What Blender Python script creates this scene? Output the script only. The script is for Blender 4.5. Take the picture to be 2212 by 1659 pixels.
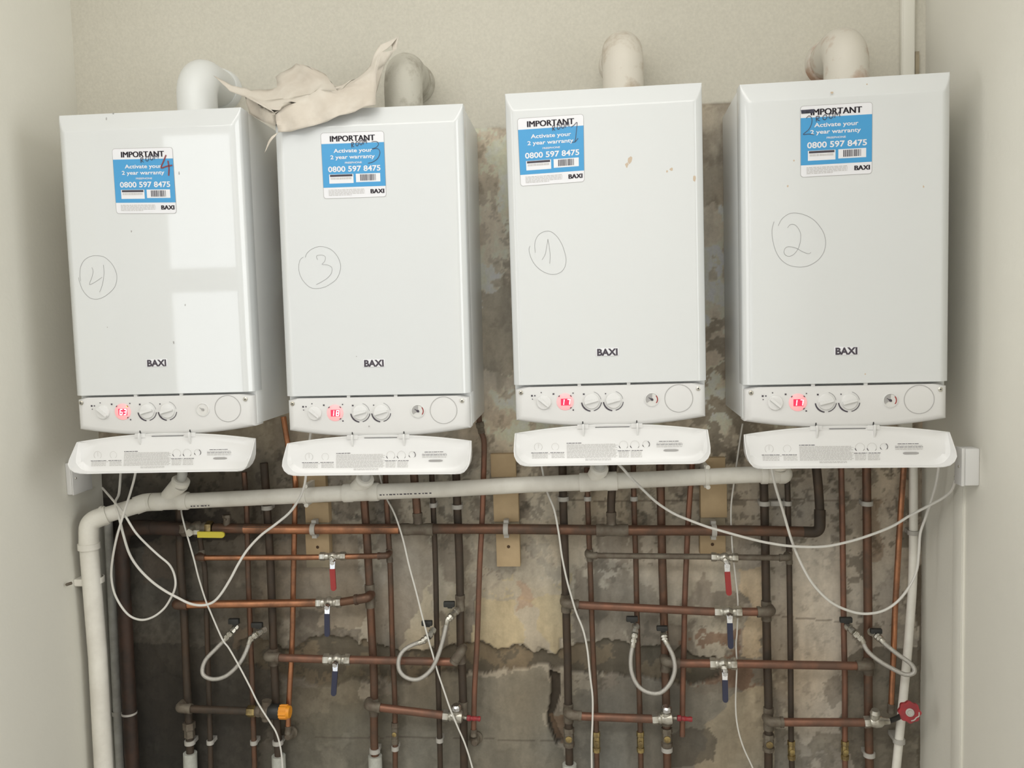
import bpy, bmesh, math, random
import numpy as np
from mathutils import Vector, Matrix

for o in list(bpy.data.objects): bpy.data.objects.remove(o)
S = bpy.context.scene
COL = S.collection
rnd = random.Random(7)
W, H, F = 2212.0, 1659.0, 1859.5
CZ = 1.6

# ------------------------------------------------------------------ camera
CAMP = Vector((0.2, -2.3545, CZ))
yaw, pitch, roll = 0.0895, -0.0748, -0.0285
fw = Vector((-math.sin(yaw)*math.cos(pitch), math.cos(yaw)*math.cos(pitch), math.sin(pitch)))
r0 = Vector((math.cos(yaw), math.sin(yaw), 0)); u0 = r0.cross(fw)
RT = r0*math.cos(roll) + u0*math.sin(roll)
UP = u0*math.cos(roll) - r0*math.sin(roll)
cd = bpy.data.cameras.new('camera'); cam = bpy.data.objects.new('camera', cd); COL.objects.link(cam)
m = Matrix((RT, UP, -fw)).transposed().to_4x4(); m.translation = CAMP
cam.matrix_world = m
cd.sensor_width = 36; cd.lens = F*36/W; cd.clip_start = 0.02; cd.clip_end = 50
S.camera = cam

# ------------------------------------------------------------------ light and exposure
wd = bpy.data.worlds.new('sky'); S.world = wd; wd.use_nodes = True
wd.node_tree.nodes['Background'].inputs[0].default_value = (0.85, 0.92, 1, 1)
wd.node_tree.nodes['Background'].inputs[1].default_value = 0.6
def area(name, loc, target, sx, sy, power, col):
    l = bpy.data.lights.new(name, 'AREA'); l.shape = 'RECTANGLE'; l.size = sx; l.size_y = sy
    l.energy = power; l.color = col
    o = bpy.data.objects.new(name, l); COL.objects.link(o); o.location = loc
    d = Vector(target) - Vector(loc)
    o.rotation_euler = d.to_track_quat('-Z', 'Y').to_euler()
    return o
WY = -4.4                                   # wall with the window and the added opening, behind the camera
area('window_daylight_upper', (-2.36, WY-0.03, 2.50), (-2.36, 0, 2.50), 0.49, 0.94, 5.6, (0.95, 0.98, 1))
area('window_daylight_lower', (-2.36, WY-0.03, 1.46), (-2.36, 0, 1.46), 0.49, 0.80, 4.7, (0.95, 0.98, 1))
area('front_fill', (-1.345, WY-0.03, 1.95), (-1.345, 0, 1.95), 1.45, 2.1, 2.5, (1, 0.99, 0.97))  # added soft source, not a known window; brightens the boiler fronts
area('side_fill_left', (-2.97, -1.65, 1.9), (0, -1.65, 1.9), 1.5, 2.0, 22, (0.98, 0.99, 1))  # added fill before a closed side wall, for the niche's right wall
area('side_fill_right', (2.37, -1.65, 1.9), (0, -1.65, 1.9), 1.5, 2.0, 40, (0.96, 0.99, 1))  # added fill opposite, lifts the niche's left wall
area('ceiling_fill', (-0.35, -2.7, 3.17), (-0.25, -2.3, 0), 2.6, 1.3, 70, (1, 0.975, 0.93))  # added broad fill under the closed ceiling, no skylight there
area('niche_fill', (-0.05, -1.35, 3.17), (-0.05, -1.35, 0), 1.6, 0.6, 10, (1, 0.975, 0.93))  # added fill close to the niche, for side walls and casing sides
S.view_settings.view_transform = 'Standard'; S.view_settings.look = 'None'
S.view_settings.exposure = -0.13; S.view_settings.gamma = 1; S.view_settings.use_curve_mapping = False

# ------------------------------------------------------------------ helpers
def ray(px, py):
    return (fw*F + RT*(px-W/2) + UP*(H/2-py))
def at(px, py, Y=None, X=None):
    d = ray(px, py)
    t = (Y-CAMP.y)/d.y if Y is not None else (X-CAMP.x)/d.x
    return CAMP + d*t
def P(px, py, Y): return at(px, py, Y)

class MB:
    def __init__(s): s.v = []; s.f = []
    def add(s, vs, fs):
        n = len(s.v); s.v += [Vector(v) for v in vs]; s.f += [tuple(i+n for i in f) for f in fs]; return s
    def box(s, a, b):
        x0, y0, z0 = a; x1, y1, z1 = b
        return s.add([(x0,y0,z0),(x1,y0,z0),(x1,y1,z0),(x0,y1,z0),(x0,y0,z1),(x1,y0,z1),(x1,y1,z1),(x0,y1,z1)],
                     [(0,3,2,1),(4,5,6,7),(0,1,5,4),(1,2,6,5),(2,3,7,6),(3,0,4,7)])
    def bevbox(s, a, b, r):
        bm = bmesh.new(); bmesh.ops.create_cube(bm, size=1)
        a = Vector(a); b = Vector(b); c = (a+b)/2; d = b-a
        for v in bm.verts: v.co = Vector((v.co.x*d.x, v.co.y*d.y, v.co.z*d.z)) + c
        bmesh.ops.bevel(bm, geom=list(bm.edges), offset=r, segments=2, affect='EDGES', profile=0.5)
        s.add([v.co.copy() for v in bm.verts], [[v.index for v in f.verts] for f in bm.faces]); bm.free(); return s
    def tube(s, pts, r, seg=12, cap=True, twist=0):
        pts = [Vector(p) for p in pts]
        n = len(pts); rs = r if isinstance(r, (list, tuple)) else [r]*n
        T = []
        for i in range(n):
            a = pts[max(i-1,0)]; b = pts[min(i+1,n-1)]
            t = (b-a)
            T.append(t.normalized() if t.length > 1e-9 else Vector((0,0,1)))
        N = T[0].orthogonal().normalized()
        if abs(T[0].y) < 0.8: N = (Vector((0,-1,0)) - T[0]*Vector((0,-1,0)).dot(T[0])).normalized()
        vs = []; fs = []
        for i in range(n):
            if i:
                N = (N - T[i]*N.dot(T[i]))
                N = N.normalized() if N.length > 1e-6 else T[i].orthogonal().normalized()
            B = T[i].cross(N)
            for k in range(seg):
                a = 2*math.pi*k/seg + twist
                vs.append(pts[i] + (N*math.cos(a)+B*math.sin(a))*rs[i])
        for i in range(n-1):
            for k in range(seg):
                a = i*seg+k; b = i*seg+(k+1) % seg
                fs.append((a, b, b+seg, a+seg))
        if cap:
            fs.append(tuple(range(seg))[::-1]); fs.append(tuple(range((n-1)*seg, n*seg)))
        return s.add(vs, fs)
    def lathe(s, p0, axis, prof, seg=20, cap=True, twist=0):      # prof: (distance along axis, radius)
        axis = Vector(axis).normalized(); p0 = Vector(p0)
        N = axis.orthogonal().normalized()
        if abs(axis.y) < 0.8: N = (Vector((0,-1,0)) - axis*axis.dot(Vector((0,-1,0)))).normalized()
        else: N = (Vector((0,0,1)) - axis*axis.z).normalized()
        B = axis.cross(N); vs = []; fs = []
        for d, r in prof:
            for k in range(seg):
                a = 2*math.pi*k/seg + twist
                vs.append(p0+axis*d+(N*math.cos(a)+B*math.sin(a))*r)
        n = len(prof)
        for i in range(n-1):
            for k in range(seg):
                a = i*seg+k; b = i*seg+(k+1) % seg
                fs.append((a, b, b+seg, a+seg))
        if cap: fs.append(tuple(range(seg))[::-1]); fs.append(tuple(range((n-1)*seg, n*seg)))
        return s.add(vs, fs)
    def prism(s, loop, d):       # closed loop of 3D points extruded by vector d
        n = len(loop); d = Vector(d)
        vs = [Vector(p) for p in loop] + [Vector(p)+d for p in loop]
        fs = [tuple(range(n)), tuple(range(n, 2*n))[::-1]] + [(i, i+n, (i+1) % n+n, (i+1) % n) for i in range(n)]
        return s.add(vs, fs)
    def quad(s, a, b, c, d): return s.add([a, b, c, d], [(0,1,2,3)])

ORG = {}
def base_of(vs):
    xs = [v.x for v in vs]; ys = [v.y for v in vs]; zs = [v.z for v in vs]
    return Vector(((min(xs)+max(xs))/2, (min(ys)+max(ys))/2, min(zs)))
def mesh_obj(name, mb, mat, parent=None, sharp=38, smooth=True, world=True, fixn=True):
    if parent is None:
        org = base_of(mb.v)
    else:
        org = ORG.get(parent, Vector()) if world else Vector()
    me = bpy.data.meshes.new(name)
    me.from_pydata([v-org for v in mb.v], [], mb.f)
    if fixn:
        bm = bmesh.new(); bm.from_mesh(me); bmesh.ops.recalc_face_normals(bm, faces=bm.faces); bm.to_mesh(me); bm.free()
    if smooth:
        me.shade_smooth(); me.set_sharp_from_angle(angle=math.radians(sharp))
    me.materials.append(mat)
    o = bpy.data.objects.new(name, me); COL.objects.link(o)
    if parent is not None:
        o.parent = parent
        if world: ORG[o] = org
        # children meshes are already relative to the parent's origin
    else:
        o.location = org; ORG[o] = org
    return o
def tag(o, label=None, cat=None, group=None, kind=None):
    if label: o['label'] = label
    if cat: o['category'] = cat
    if group: o['group'] = group
    if kind: o['kind'] = kind
    return o
def thing(name, label, cat, loc, group=None):
    o = bpy.data.objects.new(name, None); COL.objects.link(o); o.location = loc; o.empty_display_size = 0.05
    ORG[o] = Vector(loc); return tag(o, label, cat, group)

def cr(pts, n=8):                # Catmull-Rom through 3D points
    pts = [Vector(p) for p in pts]; out = []
    for i in range(len(pts)-1):
        p0 = pts[max(i-1,0)]; p1 = pts[i]; p2 = pts[i+1]; p3 = pts[min(i+2, len(pts)-1)]
        for k in range(n):
            t = k/n
            out.append(0.5*((2*p1)+(p2-p0)*t+(2*p0-5*p1+4*p2-p3)*t*t+(3*p1-p0-3*p2+p3)*t**3))
    out.append(pts[-1]); return out
def fillet(pts, rad, n=6):
    pts = [Vector(p) for p in pts]; out = [pts[0]]
    for i in range(1, len(pts)-1):
        a, b, c = pts[i-1], pts[i], pts[i+1]
        u = (a-b); v = (c-b); r = min(rad, u.length*.48, v.length*.48)
        u.normalize(); v.normalize(); p = b+u*r; q = b+v*r
        for k in range(n+1):
            t = k/n; out.append(p*(1-t)**2 + b*2*t*(1-t) + q*t*t)
    out.append(pts[-1]); return out

# ------------------------------------------------------------------ materials
def srgb(r, g, b):
    f = lambda c: (c/255/12.92 if c/255 <= .04045 else ((c/255+.055)/1.055)**2.4)
    return (f(r), f(g), f(b), 1)
def mat(name, col, rough=.5, metal=0, coat=0, coatr=.05, var=None, scale=20, bump=0, bscale=60, emit=None, es=0, thr=(.4,.6), rough2=None, metal2=None, alpha=1, trans=0):
    m_ = bpy.data.materials.new(name); m_.use_nodes = True; nt = m_.node_tree; b = nt.nodes['Principled BSDF']
    b.inputs['Base Color'].default_value = col; b.inputs['Roughness'].default_value = rough; b.inputs['Metallic'].default_value = metal
    b.inputs['Coat Weight'].default_value = coat; b.inputs['Coat Roughness'].default_value = coatr
    if trans: b.inputs['Transmission Weight'].default_value = trans
    tc = nt.nodes.new('ShaderNodeTexCoord')
    if var:
        n = nt.nodes.new('ShaderNodeTexNoise'); n.inputs['Scale'].default_value = scale; n.inputs['Detail'].default_value = 5
        n.inputs['Roughness'].default_value = .6
        nt.links.new(tc.outputs['Object'], n.inputs['Vector'])
        r = nt.nodes.new('ShaderNodeMapRange'); r.inputs[1].default_value = thr[0]; r.inputs[2].default_value = thr[1]
        nt.links.new(n.outputs['Fac'], r.inputs[0])
        x = nt.nodes.new('ShaderNodeMix'); x.data_type = 'RGBA'
        x.inputs[6].default_value = col; x.inputs[7].default_value = var
        nt.links.new(r.outputs[0], x.inputs[0]); nt.links.new(x.outputs[2], b.inputs['Base Color'])
        for nm, v0, v1 in (('Roughness', rough, rough2), ('Metallic', metal, metal2)):
            if v1 is not None:
                q = nt.nodes.new('ShaderNodeMapRange'); q.inputs[3].default_value = v0; q.inputs[4].default_value = v1
                nt.links.new(r.outputs[0], q.inputs[0]); nt.links.new(q.outputs[0], b.inputs[nm])
    if bump:
        n2 = nt.nodes.new('ShaderNodeTexNoise'); n2.inputs['Scale'].default_value = bscale; n2.inputs['Detail'].default_value = 4
        nt.links.new(tc.outputs['Object'], n2.inputs['Vector'])
        bp = nt.nodes.new('ShaderNodeBump'); bp.inputs['Strength'].default_value = bump; bp.inputs['Distance'].default_value = .004
        nt.links.new(n2.outputs['Fac'], bp.inputs['Height']); nt.links.new(bp.outputs['Normal'], b.inputs['Normal'])
    if emit:
        b.inputs['Emission Color'].default_value = emit; b.inputs['Emission Strength'].default_value = es
    return m_
M = {}
M['enamel'] = mat('white enamel', (.655,.670,.665,1), .42, coat=1, coatr=.035)
M['casing'] = mat('white side enamel', (.80,.81,.80,1), .45, coat=.4, coatr=.2)  # sides lightened in colour to make up for the dim light there
M['plastic'] = mat('white plastic', (.71,.705,.69,1), .4, coat=.3, coatr=.15)
M['pvc'] = mat('white pvc', (.80,.775,.70,1), .4, var=(.70,.67,.60,1), scale=9)
M['pvc_grey'] = mat('grey white pvc', (.50,.50,.47,1), .5, var=(.38,.37,.34,1), scale=15)
M['cable'] = mat('white flex', (.70,.68,.63,1), .5)
M['flue_clean'] = mat('clean flue plastic', (.72,.73,.71,1), .4)
M['flue_dirty'] = mat('dirty flue', (.62,.58,.50,1), .6, var=(.36,.27,.18,1), scale=13, thr=(.50,.72), bump=.3)
M['flue_grey'] = mat('grey dusty flue', (.50,.48,.41,1), .65, var=(.26,.23,.18,1), scale=18, thr=(.5,.72), bump=.3)
M['flue_stain'] = mat('stained flue', (.62,.585,.51,1), .6, var=(.40,.26,.18,1), scale=11, thr=(.49,.66), bump=.25)
M['cop_bright'] = mat('bright copper', (.56,.255,.135,1), .30, .95, var=(.17,.09,.055,1), scale=7, thr=(.40,.62), rough2=.5, metal2=.6)
M['cop_mid'] = mat('dull copper', (.19,.10,.065,1), .40, .75, var=(.095,.062,.042,1), scale=14, thr=(.38,.62), rough2=.6, metal2=.3, bump=.08)
M['cop_dark'] = mat('tarnished copper', (.085,.058,.040,1), .48, .55, var=(.050,.038,.027,1), scale=16, thr=(.35,.6), rough2=.65, metal2=.2, bump=.1)
M['cop_red'] = mat('reddish copper', (.27,.13,.085,1), .42, .7, var=(.15,.088,.062,1), scale=10, thr=(.38,.62), rough2=.6, metal2=.4)
M['rust'] = mat('rusty brown iron', (.055,.030,.020,1), .6, .2, var=(.030,.021,.016,1), scale=15, bump=.2)
M['joint'] = mat('dusty solder fitting', (.125,.098,.072,1), .6, .3, var=(.18,.155,.118,1), scale=35, bump=.2)
M['brass'] = mat('brass', (.52,.40,.17,1), .35, .9, var=(.24,.18,.09,1), scale=40)
M['nickel'] = mat('nickel plated brass', (.58,.56,.50,1), .32, .85, var=(.36,.33,.27,1), scale=45, thr=(.45,.7))
M['chrome'] = mat('chrome steel', (.75,.75,.76,1), .18, 1)
M['braid'] = mat('braided steel hose', (.52,.50,.46,1), .42, .7, bump=.5, bscale=600)
M['red'] = mat('red vinyl', (.33,.03,.028,1), .45)
M['redbright'] = mat('red plastic', (.34,.025,.03,1), .45, var=(.24,.03,.035,1), scale=60)
M['navy'] = mat('navy vinyl', (.025,.028,.06,1), .4)
M['yellow'] = mat('yellow vinyl', (.62,.52,.05,1), .5)
M['orange'] = mat('orange plastic', (.80,.31,.02,1), .45)
M['black'] = mat('black plastic', (.02,.02,.018,1), .5)
M['wood'] = mat('pale timber', (.50,.37,.215,1), .7, var=(.41,.30,.17,1), scale=6, bump=.15, bscale=40)
M['wood_dark'] = mat('darker timber', (.38,.32,.22,1), .8, var=(.28,.24,.17,1), scale=12)  # darker, greyer tone for the boards behind and below the pipes
M['hole'] = mat('dark hole', (.07,.04,.02,1), .9)
M['slot'] = mat('dark slot', (.03,.03,.03,1), .8)
M['ink'] = mat('dark print', (.055,.045,.06,1), .6)
M['grey_ink'] = mat('grey print', (.36,.35,.34,1), .6)
M['lightprint'] = mat('faint print', (.50,.48,.46,1), .6)
M['pencil'] = mat('grey pen line', (.30,.30,.30,1), .6)
M['pen'] = mat('black pen', (.06,.06,.09,1), .6)
M['marker'] = mat('brown red marker', (.22,.05,.06,1), .6)
M['label_white'] = mat('label white', (.76,.76,.78,1), .35)
M['label_blue'] = mat('label blue', (.055,.31,.60,1), .35)
M['screen'] = mat('red lit screen', (.5,.02,.05,1), .4, emit=(1,.03,.10,1), es=.75)
M['digit'] = mat('lit digits', (1,.9,.9,1), .4, emit=(1,.82,.82,1), es=2.2)
M['glow'] = mat('pink backlit disc', (.85,.45,.45,1), .35, emit=(1,.22,.26,1), es=.38)
M['lamp'] = mat('amber lamp', (1,.6,.1,1), .4, emit=(1,.6,.05,1), es=2)
M['dial'] = mat('gauge dial', (.66,.65,.62,1), .3, coat=1)
M['paper'] = mat('dust sheet', (.66,.61,.53,1), .85, var=(.58,.52,.44,1), scale=7, bump=.3, bscale=25)
M['stain'] = mat('tan smear', (.55,.44,.33,1), .6)
M['sleeve'] = mat('white plastic sleeve', (.52,.53,.48,1), .6, var=(.40,.40,.35,1), scale=25)
M['clip'] = mat('white clip', (.44,.42,.38,1), .5)
def paint(name, col, var, bump=.12):
    return mat(name, col, .75, var=var, scale=2.5, thr=(.35,.7), bump=bump, bscale=90)
M['wallpaint'] = paint('cream wall paint', (.735,.715,.635,1), (.715,.695,.62,1))  # lighter copy of the back wall cream; missing side light put into the colour
M['floor'] = mat('pale floor', (.55,.53,.49,1), .8, var=(.48,.46,.43,1), scale=4)
M['roomwhite'] = paint('white room paint', (.80,.79,.76,1), (.78,.77,.74,1))

# ------------------------------------------------------------------ room
XL, XR, NY, ZC = -1.213, 1.078, -0.8, 3.2
RXL, RXR = -3.0, 2.4
def struct(name, mb, m_):
    o = mesh_obj(name, mb, m_, smooth=False); o['kind'] = 'structure'; return o
struct('floor', MB().box((RXL-.1, WY-.1, -.1), (RXR+.1, .15, 0)), M['floor'])
struct('ceiling', MB().box((RXL-.1, WY-.1, ZC), (RXR+.1, .15, ZC+.1)), M['roomwhite'])
struct('wall_left', MB().box((XL-.12, NY, 0), (XL, .02, ZC)), M['wallpaint'])
struct('wall_right', MB().box((XR, NY, 0), (XR+.12, .02, ZC)), M['wallpaint'])
struct('wall_far_left', MB().box((RXL-.1, WY, 0), (RXL, NY, ZC)).box((RXL-.1, NY, 0), (XL-.12, NY+.1, ZC)), M['roomwhite'])
struct('wall_far_right', MB().box((RXR, WY, 0), (RXR+.1, NY, ZC)).box((XR+.12, NY, 0), (RXR+.1, NY+.1, ZC)), M['roomwhite'])
wx0, wx1, wz0, wz1 = -2.605, -2.115, 1.06, 2.97
struct('wall_front', MB().box((RXL, WY-.1, 0), (wx0, WY, ZC)).box((-.62, WY-.1, 0), (RXR, WY, ZC)).box((-2.07, WY-.1, 0), (-.62, WY, .9)).box((-2.07, WY-.1, 3.0), (-.62, WY, ZC)).box((wx1, WY-.1, 0), (-2.07, WY, ZC))
       .box((wx0, WY-.1, 0), (wx1, WY, wz0)).box((wx0, WY-.1, wz1), (wx1, WY, ZC)), M['roomwhite'])
struct('window_1', MB().box((wx0, WY-.02, 1.86), (wx1, WY+.01, 2.03)), M['plastic'])

# back wall: a fine grid whose relief and colour follow paint edge, flaked plaster, ledge and render
def vnoise(x, z, s, seed):
    r = np.random.RandomState(seed); g = r.rand(128, 128)
    X = x*s+37.1+seed; Z = z*s+11.7
    xi = np.floor(X).astype(int); zi = np.floor(Z).astype(int); fx = X-xi; fz = Z-zi
    fx = fx*fx*(3-2*fx); fz = fz*fz*(3-2*fz)
    a = g[xi % 128, zi % 128]; b = g[(xi+1) % 128, zi % 128]; c = g[xi % 128, (zi+1) % 128]; d = g[(xi+1) % 128, (zi+1) % 128]
    return (a*(1-fx)+b*fx)*(1-fz)+(c*(1-fx)+d*fx)*fz
def fbm(x, z, s, seed, oct=5, rough=.55):
    t = 0; a = 1; n = 0
    for i in range(oct):
        t = t+a*vnoise(x, z, s*2**i, seed+i*7); n += a; a *= rough
    return t/n
xs = np.linspace(XL-.01, XR+.01, 520)
zs = np.concatenate([[0, .12], np.arange(.24, 2.30, .0044), [2.4, 2.8, ZC]])
GX, GZ = np.meshgrid(xs, zs)
# pixel coordinates of every wall point (for placing the patches that were measured in the photograph)
dX = GX-CAMP.x; dY = 0-CAMP.y; dZ = GZ-CAMP.z
zz = dX*fw.x+dY*fw.y+dZ*fw.z
PX = W/2+F*(dX*RT.x+dY*RT.y+dZ*RT.z)/zz; PY = H/2-F*(dX*UP.x+dY*UP.y+dZ*UP.z)/zz
wn1 = (fbm(GX, GZ, 9, 3)-.5); wn2 = (fbm(GX, GZ, 9, 31)-.5); wf = fbm(GX, GZ, 30, 5, 4)-.5
QX = PX+wn1*70+wf*18; QY = PY+wn2*70+(fbm(GX, GZ, 34, 9, 4)-.5)*15
def inside(poly, X=None, Y=None):
    X = QX if X is None else X; Y = QY if Y is None else Y
    c = np.zeros(X.shape, bool); n = len(poly)
    for i in range(n):
        x1, y1 = poly[i]; x2, y2 = poly[(i+1) % n]
        k = ((y1 > Y) != (y2 > Y)) & (X < (x2-x1)*(Y-y1)/((y2-y1) if y2 != y1 else 1e-9)+x1)
        c ^= k
    return c
colr = np.zeros(GX.shape+(3,)); hgt = np.zeros(GX.shape)
def blend(mask, c, a=1.0):
    k = (mask*a)[..., None]; colr[:] = colr*(1-k)+np.array(c)*k
def sm(v, a, b): return np.clip((v-a)/(b-a), 0, 1)
big = fbm(GX, GZ, 5, 11); med = fbm(GX, GZ, 14, 21, 6, .62); fine = fbm(GX, GZ, 60, 41, 4, .6)
vert = fbm(GX*2.6, GZ*.7, 9, 77, 5)
colr[:] = (.29,.265,.225)
blend(sm(big, .42, .60), (.35,.325,.285))
blend(sm(vert, .50, .62), (.225,.21,.18), .6)
# light skim remains with torn edges
fl = fbm(GX, GZ*.8, 11, 51, 6, .6)
blend((sm(fl, .515, .53)), (.43,.405,.345), .75)
blend((sm(fl, .56, .57)), (.50,.475,.41), .8)
hgt += .0018*sm(fl, .515, .53)
fl2 = fbm(GX, GZ, 26, 61, 5, .62)
blend(sm(fl2, .63, .66), (.17,.155,.13), .6)
# left: brown and dark
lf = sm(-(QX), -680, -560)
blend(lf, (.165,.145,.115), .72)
lf2 = inside([(200,1080),(480,1090),(520,1150),(360,1165),(280,1185),(200,1240)])
blend(lf2, (.075,.062,.052), .85)
blend(inside([(280,1370),(560,1400),(600,1520),(560,1700),(270,1700)]), (.095,.085,.068), .7)
blend(inside([(300,1180),(390,1165),(395,1240),(300,1260)]), (.26,.20,.15), .6)
blend(inside([(500,1370),(540,1360),(545,1405),(505,1410)]), (.33,.26,.19), .8)
# sandy render behind the middle left
blend(inside([(560,1160),(790,1150),(790,1370),(700,1375),(640,1340),(560,1330)]), (.30,.265,.215), .85)
blend(inside([(830,1120),(930,1120),(935,1400),(870,1405),(840,1300)]), (.33,.30,.255), .8)
blend(inside([(640,1320),(690,1330),(700,1360),(790,1375),(790,1400),(600,1410)]), (.14,.125,.105), .7)
# plaster between the boilers
blend(inside([(1000,240),(1110,240),(1110,560),(1000,560)]) & (fl2 < .5), (.44,.41,.355), .75)
blend(inside([(1030,620),(1100,620),(1110,800),(1030,800)]), (.22,.205,.175), .8)
blend(inside([(1500,225),(1600,225),(1600,450),(1500,450)]), (.19,.17,.14), .75)
blend(inside([(1505,450),(1540,440),(1560,510),(1555,530),(1500,530)]), (.36,.335,.29), .8)
blend(inside([(1500,640),(1570,655),(1570,690),(1500,685)]), (.36,.335,.29), .8)
blend(inside([(1490,690),(1640,690),(1640,1000),(1490,1000)]) & (fl2 > .48), (.16,.145,.12), .8)
# cream plaster slab in the middle with its torn lower edge
slab = inside([(1018,1285),(1060,1262),(1110,1240),(1160,1270),(1200,1262),(1222,1240),(1222,1395),(1195,1408),(1165,1398),(1150,1416),(1115,1400),(1085,1405),(1060,1396),(1022,1399)])
blend(slab, (.47,.42,.30)); hgt += .006*slab
blend(inside([(1122,1280),(1150,1300),(1165,1350),(1200,1410),(1120,1415),(1130,1350)]) , (.45,.425,.37), .85)
up = inside([(1010,1130),(1215,1130),(1215,1290),(1010,1290)])
blend(up & (fl2 > .47), (.44,.41,.345), .85)
blend(up & (fl2 < .43), (.36,.345,.30), .8)
blend(inside([(1128,1255),(1148,1262),(1152,1310),(1132,1318)]), (.38,.26,.19), .55)
blend(inside([(890,1370),(925,1265),(940,1380),(905,1410),(868,1405)]), (.50,.465,.375), .9)
blend(inside([(955,1290),(985,1240),(985,1395),(960,1402)]), (.46,.43,.345), .8)
wp = inside([(1275,1150),(1540,1150),(1560,1270),(1500,1270),(1340,1262),(1280,1240)])
blend(wp & (fl > .47), (.50,.475,.42), .8)
blend(inside([(1330,1235),(1350,1225),(1400,1250),(1430,1310),(1340,1380),(1290,1400)]), (.32,.295,.25), .7)
blend(inside([(1520,1205),(1600,1205),(1605,1290),(1530,1300)]), (.50,.48,.42), .7)
blend(inside([(1500,1375),(1600,1360),(1640,1470),(1600,1500),(1480,1480),(1470,1400)]) & (med > .44), (.22,.13,.085), .75)
# ledge: a ragged chase running right across
led = inside([(520,1395),(700,1385),(870,1408),(1020,1400),(1085,1404),(1150,1416),(1225,1402),(1300,1392),(1420,1400),(1560,1430),(1560,1462),(1440,1470),(1350,1468),(1290,1452),(1180,1452),(1020,1448),(860,1458),(700,1470),(520,1450)])
blend(led, (.15,.135,.105)); hgt -= .014*led
blend(led & (med > .55), (.25,.21,.15), .8)
# grey green render below
low = inside([(1015,1455),(1160,1455),(1185,1475),(1190,1560),(1200,1640),(1260,1700),(860,1700),(850,1460)])
blend(low, (.285,.275,.232), .86)
blend(inside([(1240,1500),(1330,1470),(1420,1470),(1560,1470),(1620,1490),(1560,1700),(1200,1700)]), (.28,.27,.235), .8)
blend(inside([(600,1500),(770,1440),(790,1560),(700,1600),(600,1590)]), (.20,.185,.14), .7)
blend(inside([(600,1610),(780,1500),(860,1500),(860,1700),(560,1700)]), (.215,.205,.165), .75)
gash = inside([(1183,1448),(1210,1455),(1214,1500),(1200,1545),(1215,1600),(1200,1608),(1186,1560),(1190,1490)], PX+wn1*22, PY)
blend(gash, (.085,.072,.055)); hgt -= .018*gash
blend(inside([(1190,1545),(1222,1545),(1222,1610),(1200,1600)], PX+wn1*15, PY), (.25,.17,.11), .8)
# right hand side
rg = inside([(1590,1000),(1990,1000),(1990,1420),(1900,1430),(1590,1430)])
blend(rg, (.40,.37,.325), .6)
blend(rg & (fl2 > .625), (.19,.175,.145), .8)
lt = inside([(1715,1180),(1825,1180),(1830,1590),(1715,1590)])
blend(lt, (.50,.465,.41), .75)
blend(inside([(1595,1225),(1650,1225),(1652,1420),(1600,1420)]), (.55,.46,.33), .75)
blend(inside([(1530,1560),(1600,1480),(1655,1480),(1660,1700),(1480,1700)]), (.46,.41,.31), .8)
blend(inside([(1870,1080),(1910,1080),(1915,1210),(1880,1210)]), (.23,.175,.125), .6)
blend(inside([(1785,1480),(1825,1450),(1830,1520),(1800,1530)]), (.21,.19,.16), .7)
blend(inside([(1830,1400),(1990,1380),(2000,1700),(1830,1700)]), (.13,.115,.088), .8)
blend(inside([(1650,1570),(1850,1580),(1860,1700),(1650,1700)]) & (fl > .46), (.21,.19,.155), .7)
blend(inside([(1974,1230),(2010,1200),(2015,1700),(1985,1700)], PX+wn1*30, PY), (.115,.098,.072), .9)
blend(inside([(1440,1590),(1540,1570),(1530,1650),(1440,1650)]), (.12,.105,.085), .7)
# render board joints: thin lines at the heights seen
for (xa, ya, xb, yb, w_) in ((1226,1081,1900,1080,1.6),(1660,1328,1830,1345,1.5),(680,1592,960,1593,1.6),(980,1595,1230,1600,1.4)):
    t = np.clip((PX-xa)/(xb-xa), 0, 1); L = np.abs(PY-(ya+(yb-ya)*t)+wf*3) < w_
    L &= (PX > xa) & (PX < xb); blend(L, (.13,.11,.09), .65)
left_dark = sm(-PX, -760, -380)*sm(PY, 900, 1050)  # wall colour darker towards the lower left
colr *= (1-.66*left_dark)[..., None]
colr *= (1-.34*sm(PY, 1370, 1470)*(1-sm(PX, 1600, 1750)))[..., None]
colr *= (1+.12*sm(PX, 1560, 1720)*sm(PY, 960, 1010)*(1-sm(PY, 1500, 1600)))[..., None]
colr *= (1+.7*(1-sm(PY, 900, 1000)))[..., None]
streak = fbm(GX*3.2, GZ*.55, 14, 177, 5, .6); spk = fbm(GX, GZ, 46, 187, 4, .65); blot = fbm(GX, GZ, 8, 197, 5, .65)
colr *= (0.80+0.40*streak)[..., None]*(.86+.28*blot)[..., None]
spz = np.clip(sm(PY, 960, 1000)*(1-sm(PY, 1130, 1200))+.5*sm(PX, 1560, 1640)+.35*sm(-PX, -760, -600), 0, 1)
colr *= (1-.42*sm(spk, .60, .66)*spz)[..., None]
colr *= (1+.22*(fbm(GX, GZ, 4, 207, 3)-.5)[..., None]*np.array([1.0,.1,-1.0]))
colr *= (0.86+0.28*fine)[..., None]
colr *= np.array([1.01,.955,.885])
colr = np.clip(colr, .01, .64)
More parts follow.
